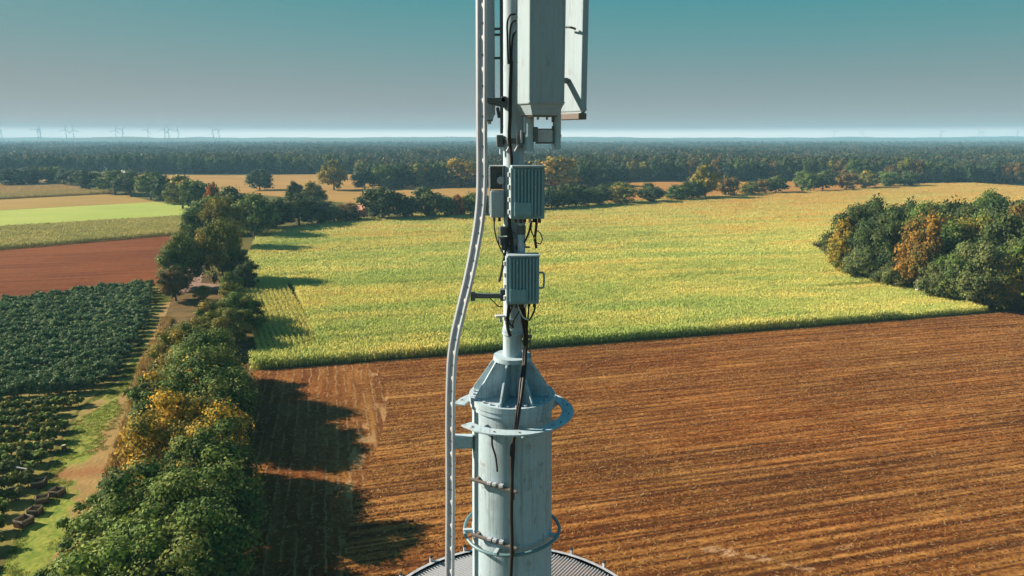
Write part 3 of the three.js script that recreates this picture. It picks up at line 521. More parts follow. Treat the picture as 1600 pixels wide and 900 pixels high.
// far woods: the front trees one by one, the mass behind as one
function forestFront(r) { for (let i = 0; i < FOREST_FRONT.length - 1; i++) { const a = FOREST_FRONT[i], b = FOREST_FRONT[i + 1]; if (r >= a[0] && r <= b[0]) return a[1] + (b[1] - a[1]) * (r - a[0]) / (b[0] - a[0]); } return 700; }
{
  for (let r = -.74; r < .74;) { const d = forestFront(r) + rr(2, 8), x = r * d, pal = r > .1 ? ['dark', 'green', 'russet', 'olive', 'blue', 'dark'][Math.floor(rnd() * 6)] : ['dark', 'blue', 'blue', 'dark', 'green'][Math.floor(rnd() * 5)];
    if (!(r > -.03 && r < .02)) cloneTree('forest_tree', colourWord[pal] + (r > .1 ? ' tree at the front of the far right forest' : r < -.2 ? ' tree at the front of the far left forest' : ' tree at the front of the far middle forest'), x, -d, rr(18, 23), rr(13, 18), pal, 'far', r > .1 ? 'front trees of the far right forest' : r < -.2 ? 'front trees of the far left forest' : 'front trees of the far middle forest'); r += rr(9, 13) / d; }
  const shapes = [1, 2, 3].map((k) => crownGeo({ seed: 900 + k, pal: 'neutral', w: 14, h: 16, y0: 2, blobs: 16, leaves: 9, leaf: 2.7, br: .42, cone: k === 3 }));
  const big = [1, 2].map((k) => crownGeo({ seed: 950 + k, pal: 'neutral', w: 60, h: 18, y0: 0, blobs: 26, leaves: 4, leaf: 7, br: .8 }));
  const lists = [[], [], []], far = [[], []];
  const tints = [[.036, .062, .022], [.050, .072, .024], [.030, .052, .026], [.075, .075, .024], [.090, .070, .026], [.12, .09, .025], [.040, .068, .032]];
  for (let z = -560; z > -2700;) { const st = z > -1000 ? 8.5 : z > -1600 ? 11 : 15;
    for (let x = z * .8; x < -z * .8; x += st) { const px = x + rr(-.4, .4) * st, pz = z + rr(-.4, .4) * st, r = px / -pz; if (-pz < forestFront(r) + 8 || CLEARINGS.some((c) => Math.abs(c[0][1] - pz) < 160 && inside([px, pz], c)) || (r > -.72 && r < -.55 && -pz < 862) || (r < -.2 && -pz > 1150 && -pz < 1230 && noise(px / 160, 3) > .66)) continue; const c = tints[Math.floor(Math.pow(rnd(), 1.25) * tints.length)], k = rr(.65, 1.15) * (.45 + 1.0 * fbm(px / 130, pz / 110, 3)), s = st / 9.2 * rr(.7, 1.15), stand = .6 + .8 * fbm(px / 110 + 3, pz / 150, 3); lists[rnd() < .42 ? 0 : rnd() < .6 ? 1 : 2].push([px, -1, pz, rnd() * 6.28, s, rr(.8, 1.2) * stand, s, c[0] * k, c[1] * k, c[2] * k]); }
    z -= st; }
  for (let z = -2700; z > -4300; z -= 42) for (let x = z * .8; x < -z * .8; x += 46) { if (noise(x / 260, z / 200) > .74) continue; const c = tints[Math.floor(rnd() * 4)], k = rr(.8, 1.2); far[rnd() < .5 ? 0 : 1].push([x + rr(-15, 15), -2, z + rr(-15, 15), rnd() * 6.28, 1, rr(.75, 1.25), 1, c[0] * k, c[1] * k, c[2] * k]); }
  lists.forEach((l, i) => instanced('forest', shapes[i], leafMat, l, ['mass of dark trees of the wide far forest', 'mass of mixed autumn trees of the wide far forest', 'mass of pointed trees of the wide far forest'][i], 'forest'));
  far.forEach((l, i) => instanced('distant_forest', big[i], leafMat, l, ['hazy blue woodland towards the horizon', 'distant hazy tree cover towards the horizon'][i], 'forest'));
  console.log('forest', lists.map((l) => l.length), far.map((l) => l.length));
}
// orchard: dark rows behind, lighter rows in front
{
  const makeBush = (seed, pal, w, h, n) => ({ crown: crownGeo({ seed, pal, w, h: h - .25, y0: .25, blobs: n, leaves: 26, leaf: .36, br: .42 }), trunk: (() => { const g = new THREE.CylinderGeometry(.03, .06, h * .7, 6); g.translate(0, h * .35, 0); return g; })() });
  const tall = [1, 2, 3].map((k) => makeBush(300 + k, 'orchard', 2.15, 2.6, 13)), low = [1, 2, 3].map((k) => makeBush(320 + k, ['pale', 'lime', 'olive'][k - 1], 1.9, 1.8, 11));
  const spots = [];
  for (let v = -92; v < 66; v += 3.3) for (let s = 0; s < 140; s += 1.0) {
    const [x0, z0] = fieldToWorld(-s, v); if (!inside([x0, z0], ORCHARD)) continue;
    const l = trackMid(z0)[0]; if (x0 > l - .9 + .35 * Math.sin(v * 5) || Math.abs(x0) > -z0 * .92) continue;
    const front = z0 > -101.5 + (x0 + 66) * -.25; if (Math.abs(z0 + 103 + (x0 + 66) * .27) < 1.6) continue;
    if (front ? rnd() < .12 : rnd() < .03) continue;
    if (front && z0 > -76 && z0 < -64 && x0 > -54.2) continue;
    spots.push([x0 + rr(-.12, .12), z0 + rr(-.12, .12), front, Math.hypot(x0, z0)]);
  }
  spots.sort((a, b) => a[3] - b[3]);
  const rest = [[], [], []];
  spots.forEach(([x, z, front], i) => {
    const k = Math.floor(rnd() * 3), q = (front ? low : tall)[k], s = rr(.85, 1.15), h = rr(.82, 1.15) * (front && z > -80 ? 1.2 : 1);
    if (i < 300) { const t = thing('fruit_bush', front ? 'light green fruit bush in the near orchard rows' : 'dark green fruit bush in the tall orchard rows', 'bush', [x, 0, z], front ? 'fruit bushes of the near orchard' : 'fruit bushes of the tall orchard'); part(t, 'stem', q.trunk, barkMat); part(t, 'foliage', q.crown, leafMat); t.scale.set(s, h, s); t.rotation.y = rnd() * 6.28; }
    else { const c = rr(.8, 1.25); rest[k].push([x, 0, z, rnd() * 6.28, s, h * (front ? .75 : 1), s, c, c, c]); }
  });
  rest.forEach((l, i) => l.length && instanced('fruit_rows', tall[i].crown, leafMat, l, ['dense dark rows of the far orchard block', 'blue green rows of the far orchard block', 'green rows of the far orchard block'][i], 'orchard'));
  console.log('orchard', spots.length);
}
// ---------------------------------------------------------------- far buildings, turbines, orchard things
const flat = (r, g, b, rough = .8) => new THREE.MeshStandardMaterial({ color: new THREE.Color().setRGB(r, g, b), roughness: rough });
function house(name, label, x, z, turn, w, d, h, roofH, wallM, roofM, category = 'house') {
  const t = thing(name, label, category, [x, 0, z]); t.rotation.y = turn;
  const s = new THREE.Shape([new THREE.Vector2(-w / 2, 0), new THREE.Vector2(w / 2, 0), new THREE.Vector2(w / 2, h), new THREE.Vector2(0, h + roofH), new THREE.Vector2(-w / 2, h)]);
  const g = new THREE.ExtrudeGeometry(s, { depth: d, bevelEnabled: false }); g.translate(0, 0, -d / 2); part(t, 'wall', g, wallM);
  const l = Math.hypot(w / 2, roofH) + .5, a = Math.atan2(roofH, w / 2);
  for (const k of [-1, 1]) { const q = new THREE.BoxGeometry(l, .22, d + 1); q.translate(-l / 2 + .02, .14, 0); q.rotateZ(a); if (k < 0) q.rotateY(Math.PI); q.translate(0, h + roofH, 0); part(t, 'roof', q, roofM); }
  const win = flat(.03, .04, .05, .2);
  for (const k of [-1, 1]) for (const x0 of [-w / 4, w / 4]) { const q = new THREE.BoxGeometry(1.1, 1.3, .12); q.translate(x0, h * .55, k * (d / 2 + .02)); part(t, 'window', q, win); }
  return t;
}
const brick = flat(.32, .13, .09), white = flat(.72, .70, .66), tiles = flat(.26, .10, .06), slate = flat(.16, .17, .18), sheetRoof = flat(.45, .46, .46);
house('farmhouse', 'brick farmhouse hidden among the hedge trees', -76, -350, .5, 9, 12, 3.2, 3.4, brick, tiles);
house('shed', 'small pale gabled shed beside the brick farmhouse', -70, -346, -.4, 4, 5, 2.4, 1.3, white, sheetRoof, 'shed');
house('barn', 'long grey roofed barn behind the left crop strips', -437, -606, 1.45, 12, 34, 3.4, 3.6, flat(.3, .26, .22), sheetRoof, 'barn');
house('white_house', 'white house at the edge of the far left forest', -488, -838, .3, 9, 13, 5, 3.5, white, slate);
house('white_house', 'smaller white house right of its neighbour by the far forest', -462, -830, .9, 8, 10, 4.4, 3, white, slate);
{
  const mat = flat(.20, .22, .24, .5);
  const tower = new THREE.CylinderGeometry(1.5, 3, 96, 10); tower.translate(0, 48, 0);
  const nac = new RoundedBoxGeometry(5, 5, 12, 2, 1.2); nac.translate(0, 98, -1);
  const hub = new THREE.SphereGeometry(2.4, 10, 8); hub.scale(1, 1, 1.3); hub.translate(0, 98, 6.5);
  const s = new THREE.Shape([new THREE.Vector2(-1.1, 1.5), new THREE.Vector2(1.1, 1.5), new THREE.Vector2(2.2, 8), new THREE.Vector2(.9, 38), new THREE.Vector2(.1, 39.5), new THREE.Vector2(-.6, 38), new THREE.Vector2(-1.3, 8)]);
  const blade = new THREE.ExtrudeGeometry(s, { depth: .7, bevelEnabled: true, bevelSize: .25, bevelThickness: .25, bevelSegments: 1 });
  const list = [...[-.7513, -.733, -.7292, -.6774, -.6736, -.6371, -.6265, -.5661, -.5565, -.52, -.4961, -.4903, -.4769, -.427, -.4183].map((r, i) => [r, rr(4700, 5200)]), ...[.46, .50, .613, .668, .672, .722].map((r) => [r, rr(6600, 7400)])];
  const place = ['leftmost', 'second', 'third', 'fourth', 'fifth', 'sixth', 'seventh', 'eighth', 'ninth', 'tenth', 'eleventh', 'twelfth', 'thirteenth', 'fourteenth', 'fifteenth'];
  list.forEach(([r, d], i) => { const n = i < 15 ? i : i - 15, which = place[n] + (n ? ' from the left' : '') + ' '; const t = thing('wind_turbine', i < 15 ? 'wind turbine on the left horizon, ' + which.trim() : 'faint wind turbine on the right horizon, ' + which.trim(), 'wind turbine', [r * d, 0, -d], i < 15 ? 'wind turbines on the left horizon' : 'wind turbines on the right horizon'); part(t, 'tower', tower, mat); part(t, 'nacelle', nac, mat); part(t, 'hub', hub, mat); const a = rnd() * 2; for (let k = 0; k < 3; k++) { const b = part(t, 'blade', blade, mat); b.position.set(0, 98, 6.5); b.rotation.z = a + k * 2.0944; } t.rotation.y = rr(-.5, .9); });
}
{
  const wood = surface(2, 2, 128, 128, (x, y) => { const n = fbm(x * 1.5, y * 14, 3); return mix3([.06, .035, .022], [.16, .10, .065], n); }, 0, true), rim = flat(.36, .27, .2);
  const spots = [[-55.6, -73.5, .3, 'fruit bin nearest the pale pole in the orchard', 1.1], [-52.1, -71.4, -.2, 'fruit bin standing farthest out on the grass track', 1], [-52.7, -69.8, .5, 'middle fruit bin of the row beside the track', 1], [-51.9, -67.4, .1, 'second fruit bin from the bottom of the row', .95], [-51.6, -65.2, -.3, 'lowest fruit bin of the row beside the track', 1.1]];
  spots.forEach(([x, z, a, label, s]) => {
    const t = thing('fruit_bin', 'dark wooden ' + label, 'bin', [x, 0, z], 'wooden fruit bins at the orchard edge'); t.rotation.y = a; t.scale.setScalar(s);
    const fl = new THREE.BoxGeometry(1.2, .05, 1.2); fl.translate(0, .15, 0); part(t, 'floor', fl, wood);
    for (let k = 0; k < 3; k++) { const q = new THREE.BoxGeometry(.1, .125, 1.2); q.translate(-.5 + k * .5, .0625, 0); part(t, 'runner', q, wood); }
    for (let side = 0; side < 4; side++) for (let k = 0; k < 3; k++) { const q = new THREE.BoxGeometry(side % 2 ? 1.2 : 1.135, .19, .03); q.translate(0, .275 + k * .215, .584); q.rotateY(side * Math.PI / 2); part(t, 'board', q, k === 2 ? rim : wood); }
    for (const i of [-1, 1]) for (const j of [-1, 1]) { const q = new THREE.BoxGeometry(.07, .70, .07); q.translate(i * .53, .53, j * .53); part(t, 'corner_post', q, wood); }
  });
  const p = thing('pale_pole', 'pale pole lying in the bushes beside the fruit bins', 'pole', [-58.3, 1.35, -75.2]); const g = new THREE.CylinderGeometry(.09, .11, 2.0, 10); g.rotateZ(Math.PI / 2 - .2); part(p, 'pole', g, flat(.7, .66, .62)); const l1 = new THREE.CylinderGeometry(.04, .04, 1.3, 6); l1.translate(-.6, -.68, 0); part(p, 'stake', l1, wood); const l2 = l1.clone(); l2.translate(1.2, 0, 0); part(p, 'stake', l2, wood);
  const st = thing('wooden_post', 'short thick wooden post at the orchard row end', 'post', [-58.4, 0, -82.5]); const q = new THREE.CylinderGeometry(.26, .3, .95, 12); q.translate(0, .475, 0); part(st, 'post', q, wood); const top = new THREE.CylinderGeometry(.25, .25, .03, 12); top.translate(0, .967, 0); part(st, 'cut_top', top, rim);
}
// ---------------------------------------------------------------- the mast with its equipment; tower axis at z = -7.7
const TZ = -7.7;
// weathered paint: zinc mottling, vertical run marks, dirt specks and a little rust
const paintOf = (c, dirt, amount) => surface(1, 1, 768, 768, (x, y) => {
  const n = fbm(x * 8, y * 8, 4), cell = noise(x * 34, y * 34) * .6 + noise(x * 71, y * 71) * .4, st = fbm(x * 46, y * 2.2, 3), st2 = noise(x * 120, y * 4), sp = noise(x * 95, y * 95), ru = fbm(x * 11 + 40, y * 11, 4), run = fbm(x * 60 + 9, y * 1.6, 2);
  const k = .86 + .18 * n + .10 * cell; let q = c.map((v) => v * k);
  q = mix3(q, dirt, amount * clamp(smooth(st, .52, .78) * .55 * (.4 + st2) + smooth(sp, .9, .98) * .7 + smooth(n, .58, .8) * .4, 0, 1));
  q = mix3(q, [.17, .075, .03], amount * (smooth(ru, .70, .80) * .6 + smooth(run, .74, .84) * .35));
  return [...q, n];
}, 0, true);
const steel = paintOf([.36, .47, .54], [.12, .12, .11], .6), galv = paintOf([.42, .46, .52], [.2, .19, .18], .6), radome = paintOf([.31, .40, .46], [.2, .18, .15], .35), radio = paintOf([.21, .35, .41], [.07, .08, .08], .5);
steel.roughness = .55; galv.roughness = .5; galv.metalness = .25; radome.roughness = .5; radio.roughness = .6;
const darkSteel = flat(.09, .11, .12, .5), iron = flat(.13, .11, .10, .7), rubber = flat(.012, .011, .012, .6), paleSteel = flat(.48, .50, .53, .5), capMat = flat(.02, .02, .02, .5), yellowTape = flat(.55, .33, .04, .6), redTape = flat(.30, .06, .05, .6), whiteCable = flat(.6, .6, .62, .5);
function on(name, label, category, base, group) { const t = thing(name, label, category, [base[0], base[1], TZ + base[2]], group); t.userData.at = base; return t; }
function add(t, name, geo, mat, kind, parent) { const b = t.userData.at; geo.translate(-b[0], -b[1], -b[2]); return part(parent || t, name, geo, mat, kind); }
const cyl = (x, y0, y1, z, r0, r1 = r0, n = 40) => { const g = new THREE.CylinderGeometry(r1, r0, y1 - y0, n), uv = g.attributes.uv; for (let i = 0; i < uv.count; i++) uv.setXY(i, uv.getX(i) * Math.max(1, Math.round(6.28 * r0 / 1.5)), uv.getY(i) * (y1 - y0) / 1.5); g.translate(x, (y0 + y1) / 2, z); return g; };
const box = (x, y, z, w, h, d, a = 0, rad = .006) => { const g = new RoundedBoxGeometry(w, h, d, 2, Math.min(rad, w / 3, h / 3, d / 3)); g.rotateY(a); g.translate(x, y, z); return g; };
const tube = (pts, r, n = 40, sides = 8, closed = false) => new THREE.TubeGeometry(new THREE.CatmullRomCurve3(pts.map((p) => new THREE.Vector3(...p)), closed, 'centripetal'), n, r, sides, closed);
const bar = (a, b, w, h) => { const A = new THREE.Vector3(...a), B = new THREE.Vector3(...b), l = A.distanceTo(B), g = new RoundedBoxGeometry(l, h, w, 1, Math.min(w, h) * .2); const m = new THREE.Matrix4(), x = B.clone().sub(A).normalize(), y = new THREE.Vector3(0, 1, 0), z = new THREE.Vector3().crossVectors(x, y).normalize(); y.crossVectors(z, x); m.makeBasis(x, y, z).setPosition(A.add(B).multiplyScalar(.5)); return g.applyMatrix4(m); };
function ringPlate(y, ri, ro, th, a0, a1, holes) { // flat annulus sector; angles from +x towards the camera
  const s = new THREE.Shape(); s.absarc(0, 0, ro, a0, a1, false); s.absarc(0, 0, ri, a1, a0, true);
  const g = new THREE.ExtrudeGeometry(s, { depth: th, bevelEnabled: true, bevelSize: .003, bevelThickness: .003, bevelSegments: 1, curveSegments: 60 }); g.rotateX(Math.PI / 2); g.translate(0, y, 0); return g;
}
{ // steel column
  const t = on('steel_mast', 'tall pale blue grey steel mast carrying all the radio equipment', 'mast', [0, 0, 0]);
  add(t, 'shaft', cyl(0, 0, 36.80, 0, .85, .478, 72), steel);
  add(t, 'shaft_head', cyl(0, 36.80, 36.90, 0, .478, .478, 72), steel);
  const fl = add(t, 'lower_flange', cyl(0, 36.90, 36.955, 0, .500, .500, 72), steel);
  add(t, 'upper_flange', cyl(0, 36.962, 37.03, 0, .512, .512, 72), steel);
  { const b = []; for (let k = 0; k < 28; k++) { const a = k / 28 * 6.283 + .11; b.push(cyl(Math.cos(a) * .455, 37.03, 37.05, Math.sin(a) * .455, .02, .02, 6)); } add(t, 'flange_bolts', mergeGeometries(b), galv, 'stuff'); }
  for (let k = 0; k < 8; k++) { const a = k * Math.PI / 4 + .28, s = new THREE.Shape([new THREE.Vector2(.10, 37.03), new THREE.Vector2(.475, 37.03), new THREE.Vector2(.475, 37.075), new THREE.Vector2(.215, 37.455), new THREE.Vector2(.10, 37.455)]); const g = new THREE.ExtrudeGeometry(s, { depth: .018, bevelEnabled: true, bevelSize: .003, bevelThickness: .003, bevelSegments: 1 }); g.translate(0, 0, -.009); g.rotateY(-a); add(t, 'gusset_plate', g, steel); }
  add(t, 'gusset_collar', cyl(.006, 37.455, 37.505, 0, .228, .222, 56), steel);
  add(t, 'lower_pipe', cyl(.006, 37.03, 37.765, 0, .112, .112, 40), steel);
  add(t, 'pipe_joint', cyl(.01, 37.765, 37.80, 0, .127, .127, 40), steel);
  add(t, 'pipe_joint', cyl(.012, 37.808, 37.84, 0, .124, .124, 40), steel);
  add(t, 'upper_pipe', cyl(.018, 37.765, 42.4, 0, .118, .112, 40), steel);
  { const c = ringPlate(36.82, .60, .735, .016, -2.9, 2.46); add(t, 'collar_ring', c, steel); }
  for (const a of [.5, 1.35, 2.2, -.5, -1.5, -2.5]) { const s = new THREE.Shape([new THREE.Vector2(.47, 36.80), new THREE.Vector2(.70, 36.80), new THREE.Vector2(.70, 36.775), new THREE.Vector2(.47, 36.66)]); const g = new THREE.ExtrudeGeometry(s, { depth: .012, bevelEnabled: false }); g.translate(0, 0, -.006); g.rotateY(-a); add(t, 'ring_bracket', g, steel); }
  { const b = []; for (let k = 0; k < 13; k++) { const a = -2.7 + k * .415; b.push(cyl(Math.cos(a) * .685, 36.82, 36.832, Math.sin(a) * .685, .012, .012, 6)); } add(t, 'ring_bolts', mergeGeometries(b), iron, 'stuff'); }
  for (const [y, r] of [[35.30, .492], [33.3, .515]]) { const g = new THREE.TorusGeometry(r + .003, .006, 6, 80); g.rotateX(Math.PI / 2); g.translate(0, y, 0); add(t, 'weld_seam', g, steel); }
  { const g = new THREE.CylinderGeometry(.005, .005, 1.4, 6); g.translate(.12, 36.0, .478); add(t, 'weld_seam', g, steel); }
  // tubular hoop low on the shaft, held by two clamps
  { const p = []; for (let k = 0; k < 40; k++) { const a = k / 40 * 6.283; p.push([Math.cos(a) * .59, 35.25 + .02 * Math.sin(a * 2), Math.sin(a) * .59]); } add(t, 'hoop', tube(p, .021, 120, 10, true), flat(.10, .19, .22, .45)); }
  for (const a of [1.9, .35, 3.0, -1.2]) add(t, 'hoop_clamp', box(Math.cos(a) * .545, 35.25, Math.sin(a) * .545, .13, .05, .045, -a), steel);
  // angle irons across the shaft that carry the cables
  [36.06, 35.34, 34.62, 33.9].forEach((y) => { const b = add(t, 'cable_bar', bar([-.49, y + .03, .345], [.06, y, .600], .035, .03), iron); add(t, 'cable_clip', box(.01, y - .045, .60, .04, .09, .03, .4), iron, null); for (const x of [-.2, -.12, -.26]) add(t, 'cable_clip', box(x, y + .04 + .02 * x, .345 + (x + .49) * .464, .05, .035, .05, -.43), galv); add(t, 'bar_foot', bar([-.38, y + .02, .27], [-.42, y + .02, .37], .04, .04), iron); add(t, 'bar_foot', bar([.0, y - .005, .46], [.0, y - .005, .57], .04, .04), iron); });
}
{ // climbing rail: a channel with pegs
  const t = on('climbing_rail', 'galvanised climbing rail with pegs bending outward round the flange', 'climbing rail', [-.765, 33.2, .16]);
  const curve = new THREE.CatmullRomCurve3(CABLE.rail.map((p) => new THREE.Vector3(...p)), false, 'centripetal'), L = curve.getLength(), N = 160, CR = Math.cos(.72), SR = Math.sin(.72); // the channel opens to the front left
  const ribbon = (x0, x1, z0, z1) => { const pos = [], idx = []; for (let i = 0; i <= N; i++) { const p = curve.getPointAt(i / N), d = curve.getTangentAt(i / N), nx = -d.y, ny = d.x; for (const [a, z] of [[x0, z0], [x1, z0], [x1, z1], [x0, z1]]) { const q = a * CR - z * SR; pos.push(p.x + nx * q, p.y + ny * q, p.z + a * SR + z * CR); } } for (let i = 0; i < N; i++) for (let k = 0; k < 4; k++) { const a = i * 4 + k, b = i * 4 + (k + 1) % 4; idx.push(a, b, a + 4, b, b + 4, a + 4); } const g = new THREE.BufferGeometry(); g.setAttribute('position', new THREE.Float32BufferAttribute(pos, 3)); g.setIndex(idx); const q = g.toNonIndexed(); q.computeVertexNormals(); q.setAttribute('uv', new THREE.Float32BufferAttribute(new Float32Array(q.attributes.position.count * 2), 2)); return q; };
  add(t, 'web', ribbon(-.046, .046, -.006, 0), galv); add(t, 'lip', ribbon(-.056, -.044, -.012, .030), galv); add(t, 'lip', ribbon(.044, .056, -.012, .030), galv); add(t, 'lip', ribbon(-.070, -.056, .022, .030), galv);
  for (let s = .12; s < L; s += .315) { const p = curve.getPointAt(s / L), d = curve.getTangentAt(s / L), a = Math.atan2(d.x, -d.y); const sh = new THREE.Shape([new THREE.Vector2(.043, .03), new THREE.Vector2(.043, -.035), new THREE.Vector2(.014, .012), new THREE.Vector2(.016, .03)]); const g = new THREE.ExtrudeGeometry(sh, { depth: .030, bevelEnabled: false }); g.rotateY(-.72); g.rotateZ(a); g.translate(p.x, p.y, p.z); add(t, 'step_peg', g, paleSteel); const q = curve.getPointAt(Math.min(1, (s + .157) / L)), h = new THREE.CylinderGeometry(.011, .011, .012, 10); h.rotateX(Math.PI / 2); h.translate(q.x, q.y, q.z + .001); add(t, 'rivet', h, darkSteel); }
  // arms back to the mast
  add(t, 'arm', box(-.585, 36.47, .135, .25, .15, .10), steel); add(t, 'arm_plate', box(-.452, 36.47, .13, .03, .18, .14), darkSteel);
  add(t, 'arm', box(-.285, 38.25, .13, .34, .055, .05), darkSteel); add(t, 'arm_plate', box(-.10, 38.26, .11, .07, .13, .1), darkSteel); add(t, 'arm_plate', box(-.445, 38.245, .14, .05, .10, .06), darkSteel);
  add(t, 'arm', box(-.19, 40.40, .1, .24, .05, .06), darkSteel); add(t, 'arm_plate', box(-.09, 40.38, .09, .05, .12, .08), darkSteel);
  add(t, 'arm', box(-.64, 34.3, .135, .2, .15, .10), steel);
}
// cables
[['main', .019, 'thick black cable bundle running down the upper mast pipe'], ['feeder', .021, 'long black feeder cable running down the front of the shaft'], ['feeder2', .014, 'second black feeder cable beside the long one down to the ring'], ['short', .011, 'short black cable below the collar ring on the lit side'], ['loopL', .008, 'thin black cable bowing out left below the small grey unit'], ['hang', .014, 'black cable end hanging left of the lower radio unit'], ['jr1', .014, 'straight black cable between the two radio units on the right'], ['jr2', .011, 'black jumper cable curving in under the upper radio unit'], ['loopR', .006, 'thin cable loop right of the pair of radio units'], ['u1', .009, 'leftmost black jumper curling below the lower radio unit'], ['u2', .010, 'straight jumper cable below the lower radio unit'], ['u3', .011, 'rightmost jumper looping below the lower radio unit'], ['u4', .007, 'thin inner jumper below the lower radio unit'], ['top1', .010, 'left cable arching from behind the front antenna panel'], ['top2', .010, 'middle cable arching from behind the front antenna panel'], ['top3', .011, 'lowest cable arching from behind the front antenna panel'], ['tie', .006, 'thin wire sagging below the rail arm']].forEach(([k, r, label]) => { const p = CABLE[k], b = p[p.length - 1], t = on('cable', label, 'cable', b, 'cables on the mast'); add(t, 'sheath', tube(p, r, 60, 8), rubber); });
{ const p = CABLE.wht, t = on('cable', 'pale jumper cable looping below the lower radio unit', 'cable', p[3], 'cables on the mast'); add(t, 'sheath', tube(p, .008, 40), whiteCable); const y = CABLE.yel, q = on('cable', 'short cable with yellow sleeve between the radio units', 'cable', y[3], 'cables on the mast'); add(q, 'sheath', tube(y, .007, 30), rubber); add(q, 'sleeve', tube([y[2], [(y[2][0] + y[3][0]) / 2, (y[2][1] + y[3][1]) / 2, .292]], .013, 8), yellowTape); }
// radio units
function radioUnit(label, cx, cy, cz, w, h, d, a, armTo) {
  const t = on('radio_unit', label, 'radio unit', [cx, cy - h / 2, cz], 'radio units on the mast');
  const inner = new THREE.Group(); const place = (g) => { g.rotateY(a); g.translate(cx, cy, cz); return g; };
  const body = add(t, 'housing', place(new RoundedBoxGeometry(w, h, d, 2, .012)), radio);
  const fins = []; for (let k = 0; k < 9; k++) { const g = new THREE.BoxGeometry(.018, h * .9, .026); g.translate(-w / 2 + .03 + k * (w - .06) / 8, .01, d / 2 + .012); fins.push(g); } add(t, 'cooling_fins', place(mergeGeometries(fins)), radio, 'stuff');
  { const g = new THREE.BoxGeometry(w * .5, h * .26, .046); g.translate(-w * .18, -h * .3, d / 2 + .016); add(t, 'cover_plate', place(g), radio, null, body); }
  { const f = new RoundedBoxGeometry(w * 1.02, .022, d * 1.25, 1, .006); f.translate(0, h / 2 + .008, .01); add(t, 'top_edge', place(f), radome); }
  { const f = new RoundedBoxGeometry(.018, h * .98, d * 1.1, 1, .006); f.translate(-w / 2 - .006, 0, 0); add(t, 'side_rail', place(f), radome); }
  for (let k = 0; k < 4; k++) { const f = new RoundedBoxGeometry(.03, .05, .05, 1, .006); f.translate(-w / 2 - .024, h * (.36 - k * .24), d * .3); add(t, 'side_lug', place(f), paleSteel); }
  { const g = tube([[w / 2 - .004, h * .14, 0], [w / 2 + .055, h * .13, 0], [w / 2 + .062, h * .08, 0], [w / 2 + .062, -h * .12, 0], [w / 2 + .055, -h * .18, 0], [w / 2 - .004, -h * .19, 0]], .011, 40); add(t, 'handle', place(g), radio); }
  for (let k = 0; k < 6; k++) { const g = new THREE.CylinderGeometry(.017, .017, .05, 10); g.translate(-w * .36 + k * w * .145, -h / 2 - .02, (k % 2) * .05 - .02); add(t, 'connector', place(g), k === 3 ? galv : capMat, null, body); }
  for (const [i, j] of [[-.2, .38], [.2, .38], [-.2, .12], [.2, .12]]) { const g = new THREE.CylinderGeometry(.009, .009, .01, 8); g.rotateX(Math.PI / 2); g.translate(w * i, h * j, d / 2 + .03); add(t, 'screw', place(g), galv, null, body); }
  for (const j of [.3, -.3]) add(t, 'mount_bracket', bar([cx, cy + h * j, cz - d * .4], [.018, cy + h * j, .1], .08, .06), darkSteel);
}
radioUnit('upper ribbed teal grey radio unit with handle', .165, 39.425, .30, .355, .55, .15, .13);
radioUnit('lower ribbed teal grey radio unit with handle', .118, 38.475, .30, .350, .535, .15, .10);
{ // small unit on the left
  const t = on('junction_box', 'small pale grey equipment box left of the upper radio unit', 'equipment box', [-.175, 39.13, .05]);
  add(t, 'case', box(-.165, 39.285, .06, .155, .30, .12, .1, .015), radome); add(t, 'side_plate', box(-.245, 39.43, .05, .018, .52, .10), paleSteel); add(t, 'frame_top', box(-.165, 39.70, .05, .17, .015, .10), paleSteel); add(t, 'back_plate', box(-.165, 39.57, .02, .14, .25, .02), darkSteel); add(t, 'frame_side', box(-.10, 39.57, .05, .016, .25, .06), galv);
  { const g = new THREE.CylinderGeometry(.042, .042, .05, 24); g.rotateX(Math.PI / 2); g.translate(-.125, 39.545, .07); add(t, 'round_cap', g, galv); }
  for (const y of [39.6, 39.2]) add(t, 'mount_bracket', bar([-.165, y, .03], [0, y, .0], .05, .04), darkSteel);
  for (const x of [-.2, -.14]) add(t, 'connector', cyl(x, 39.09, 39.14, .06, .016, .016, 10), capMat);
}
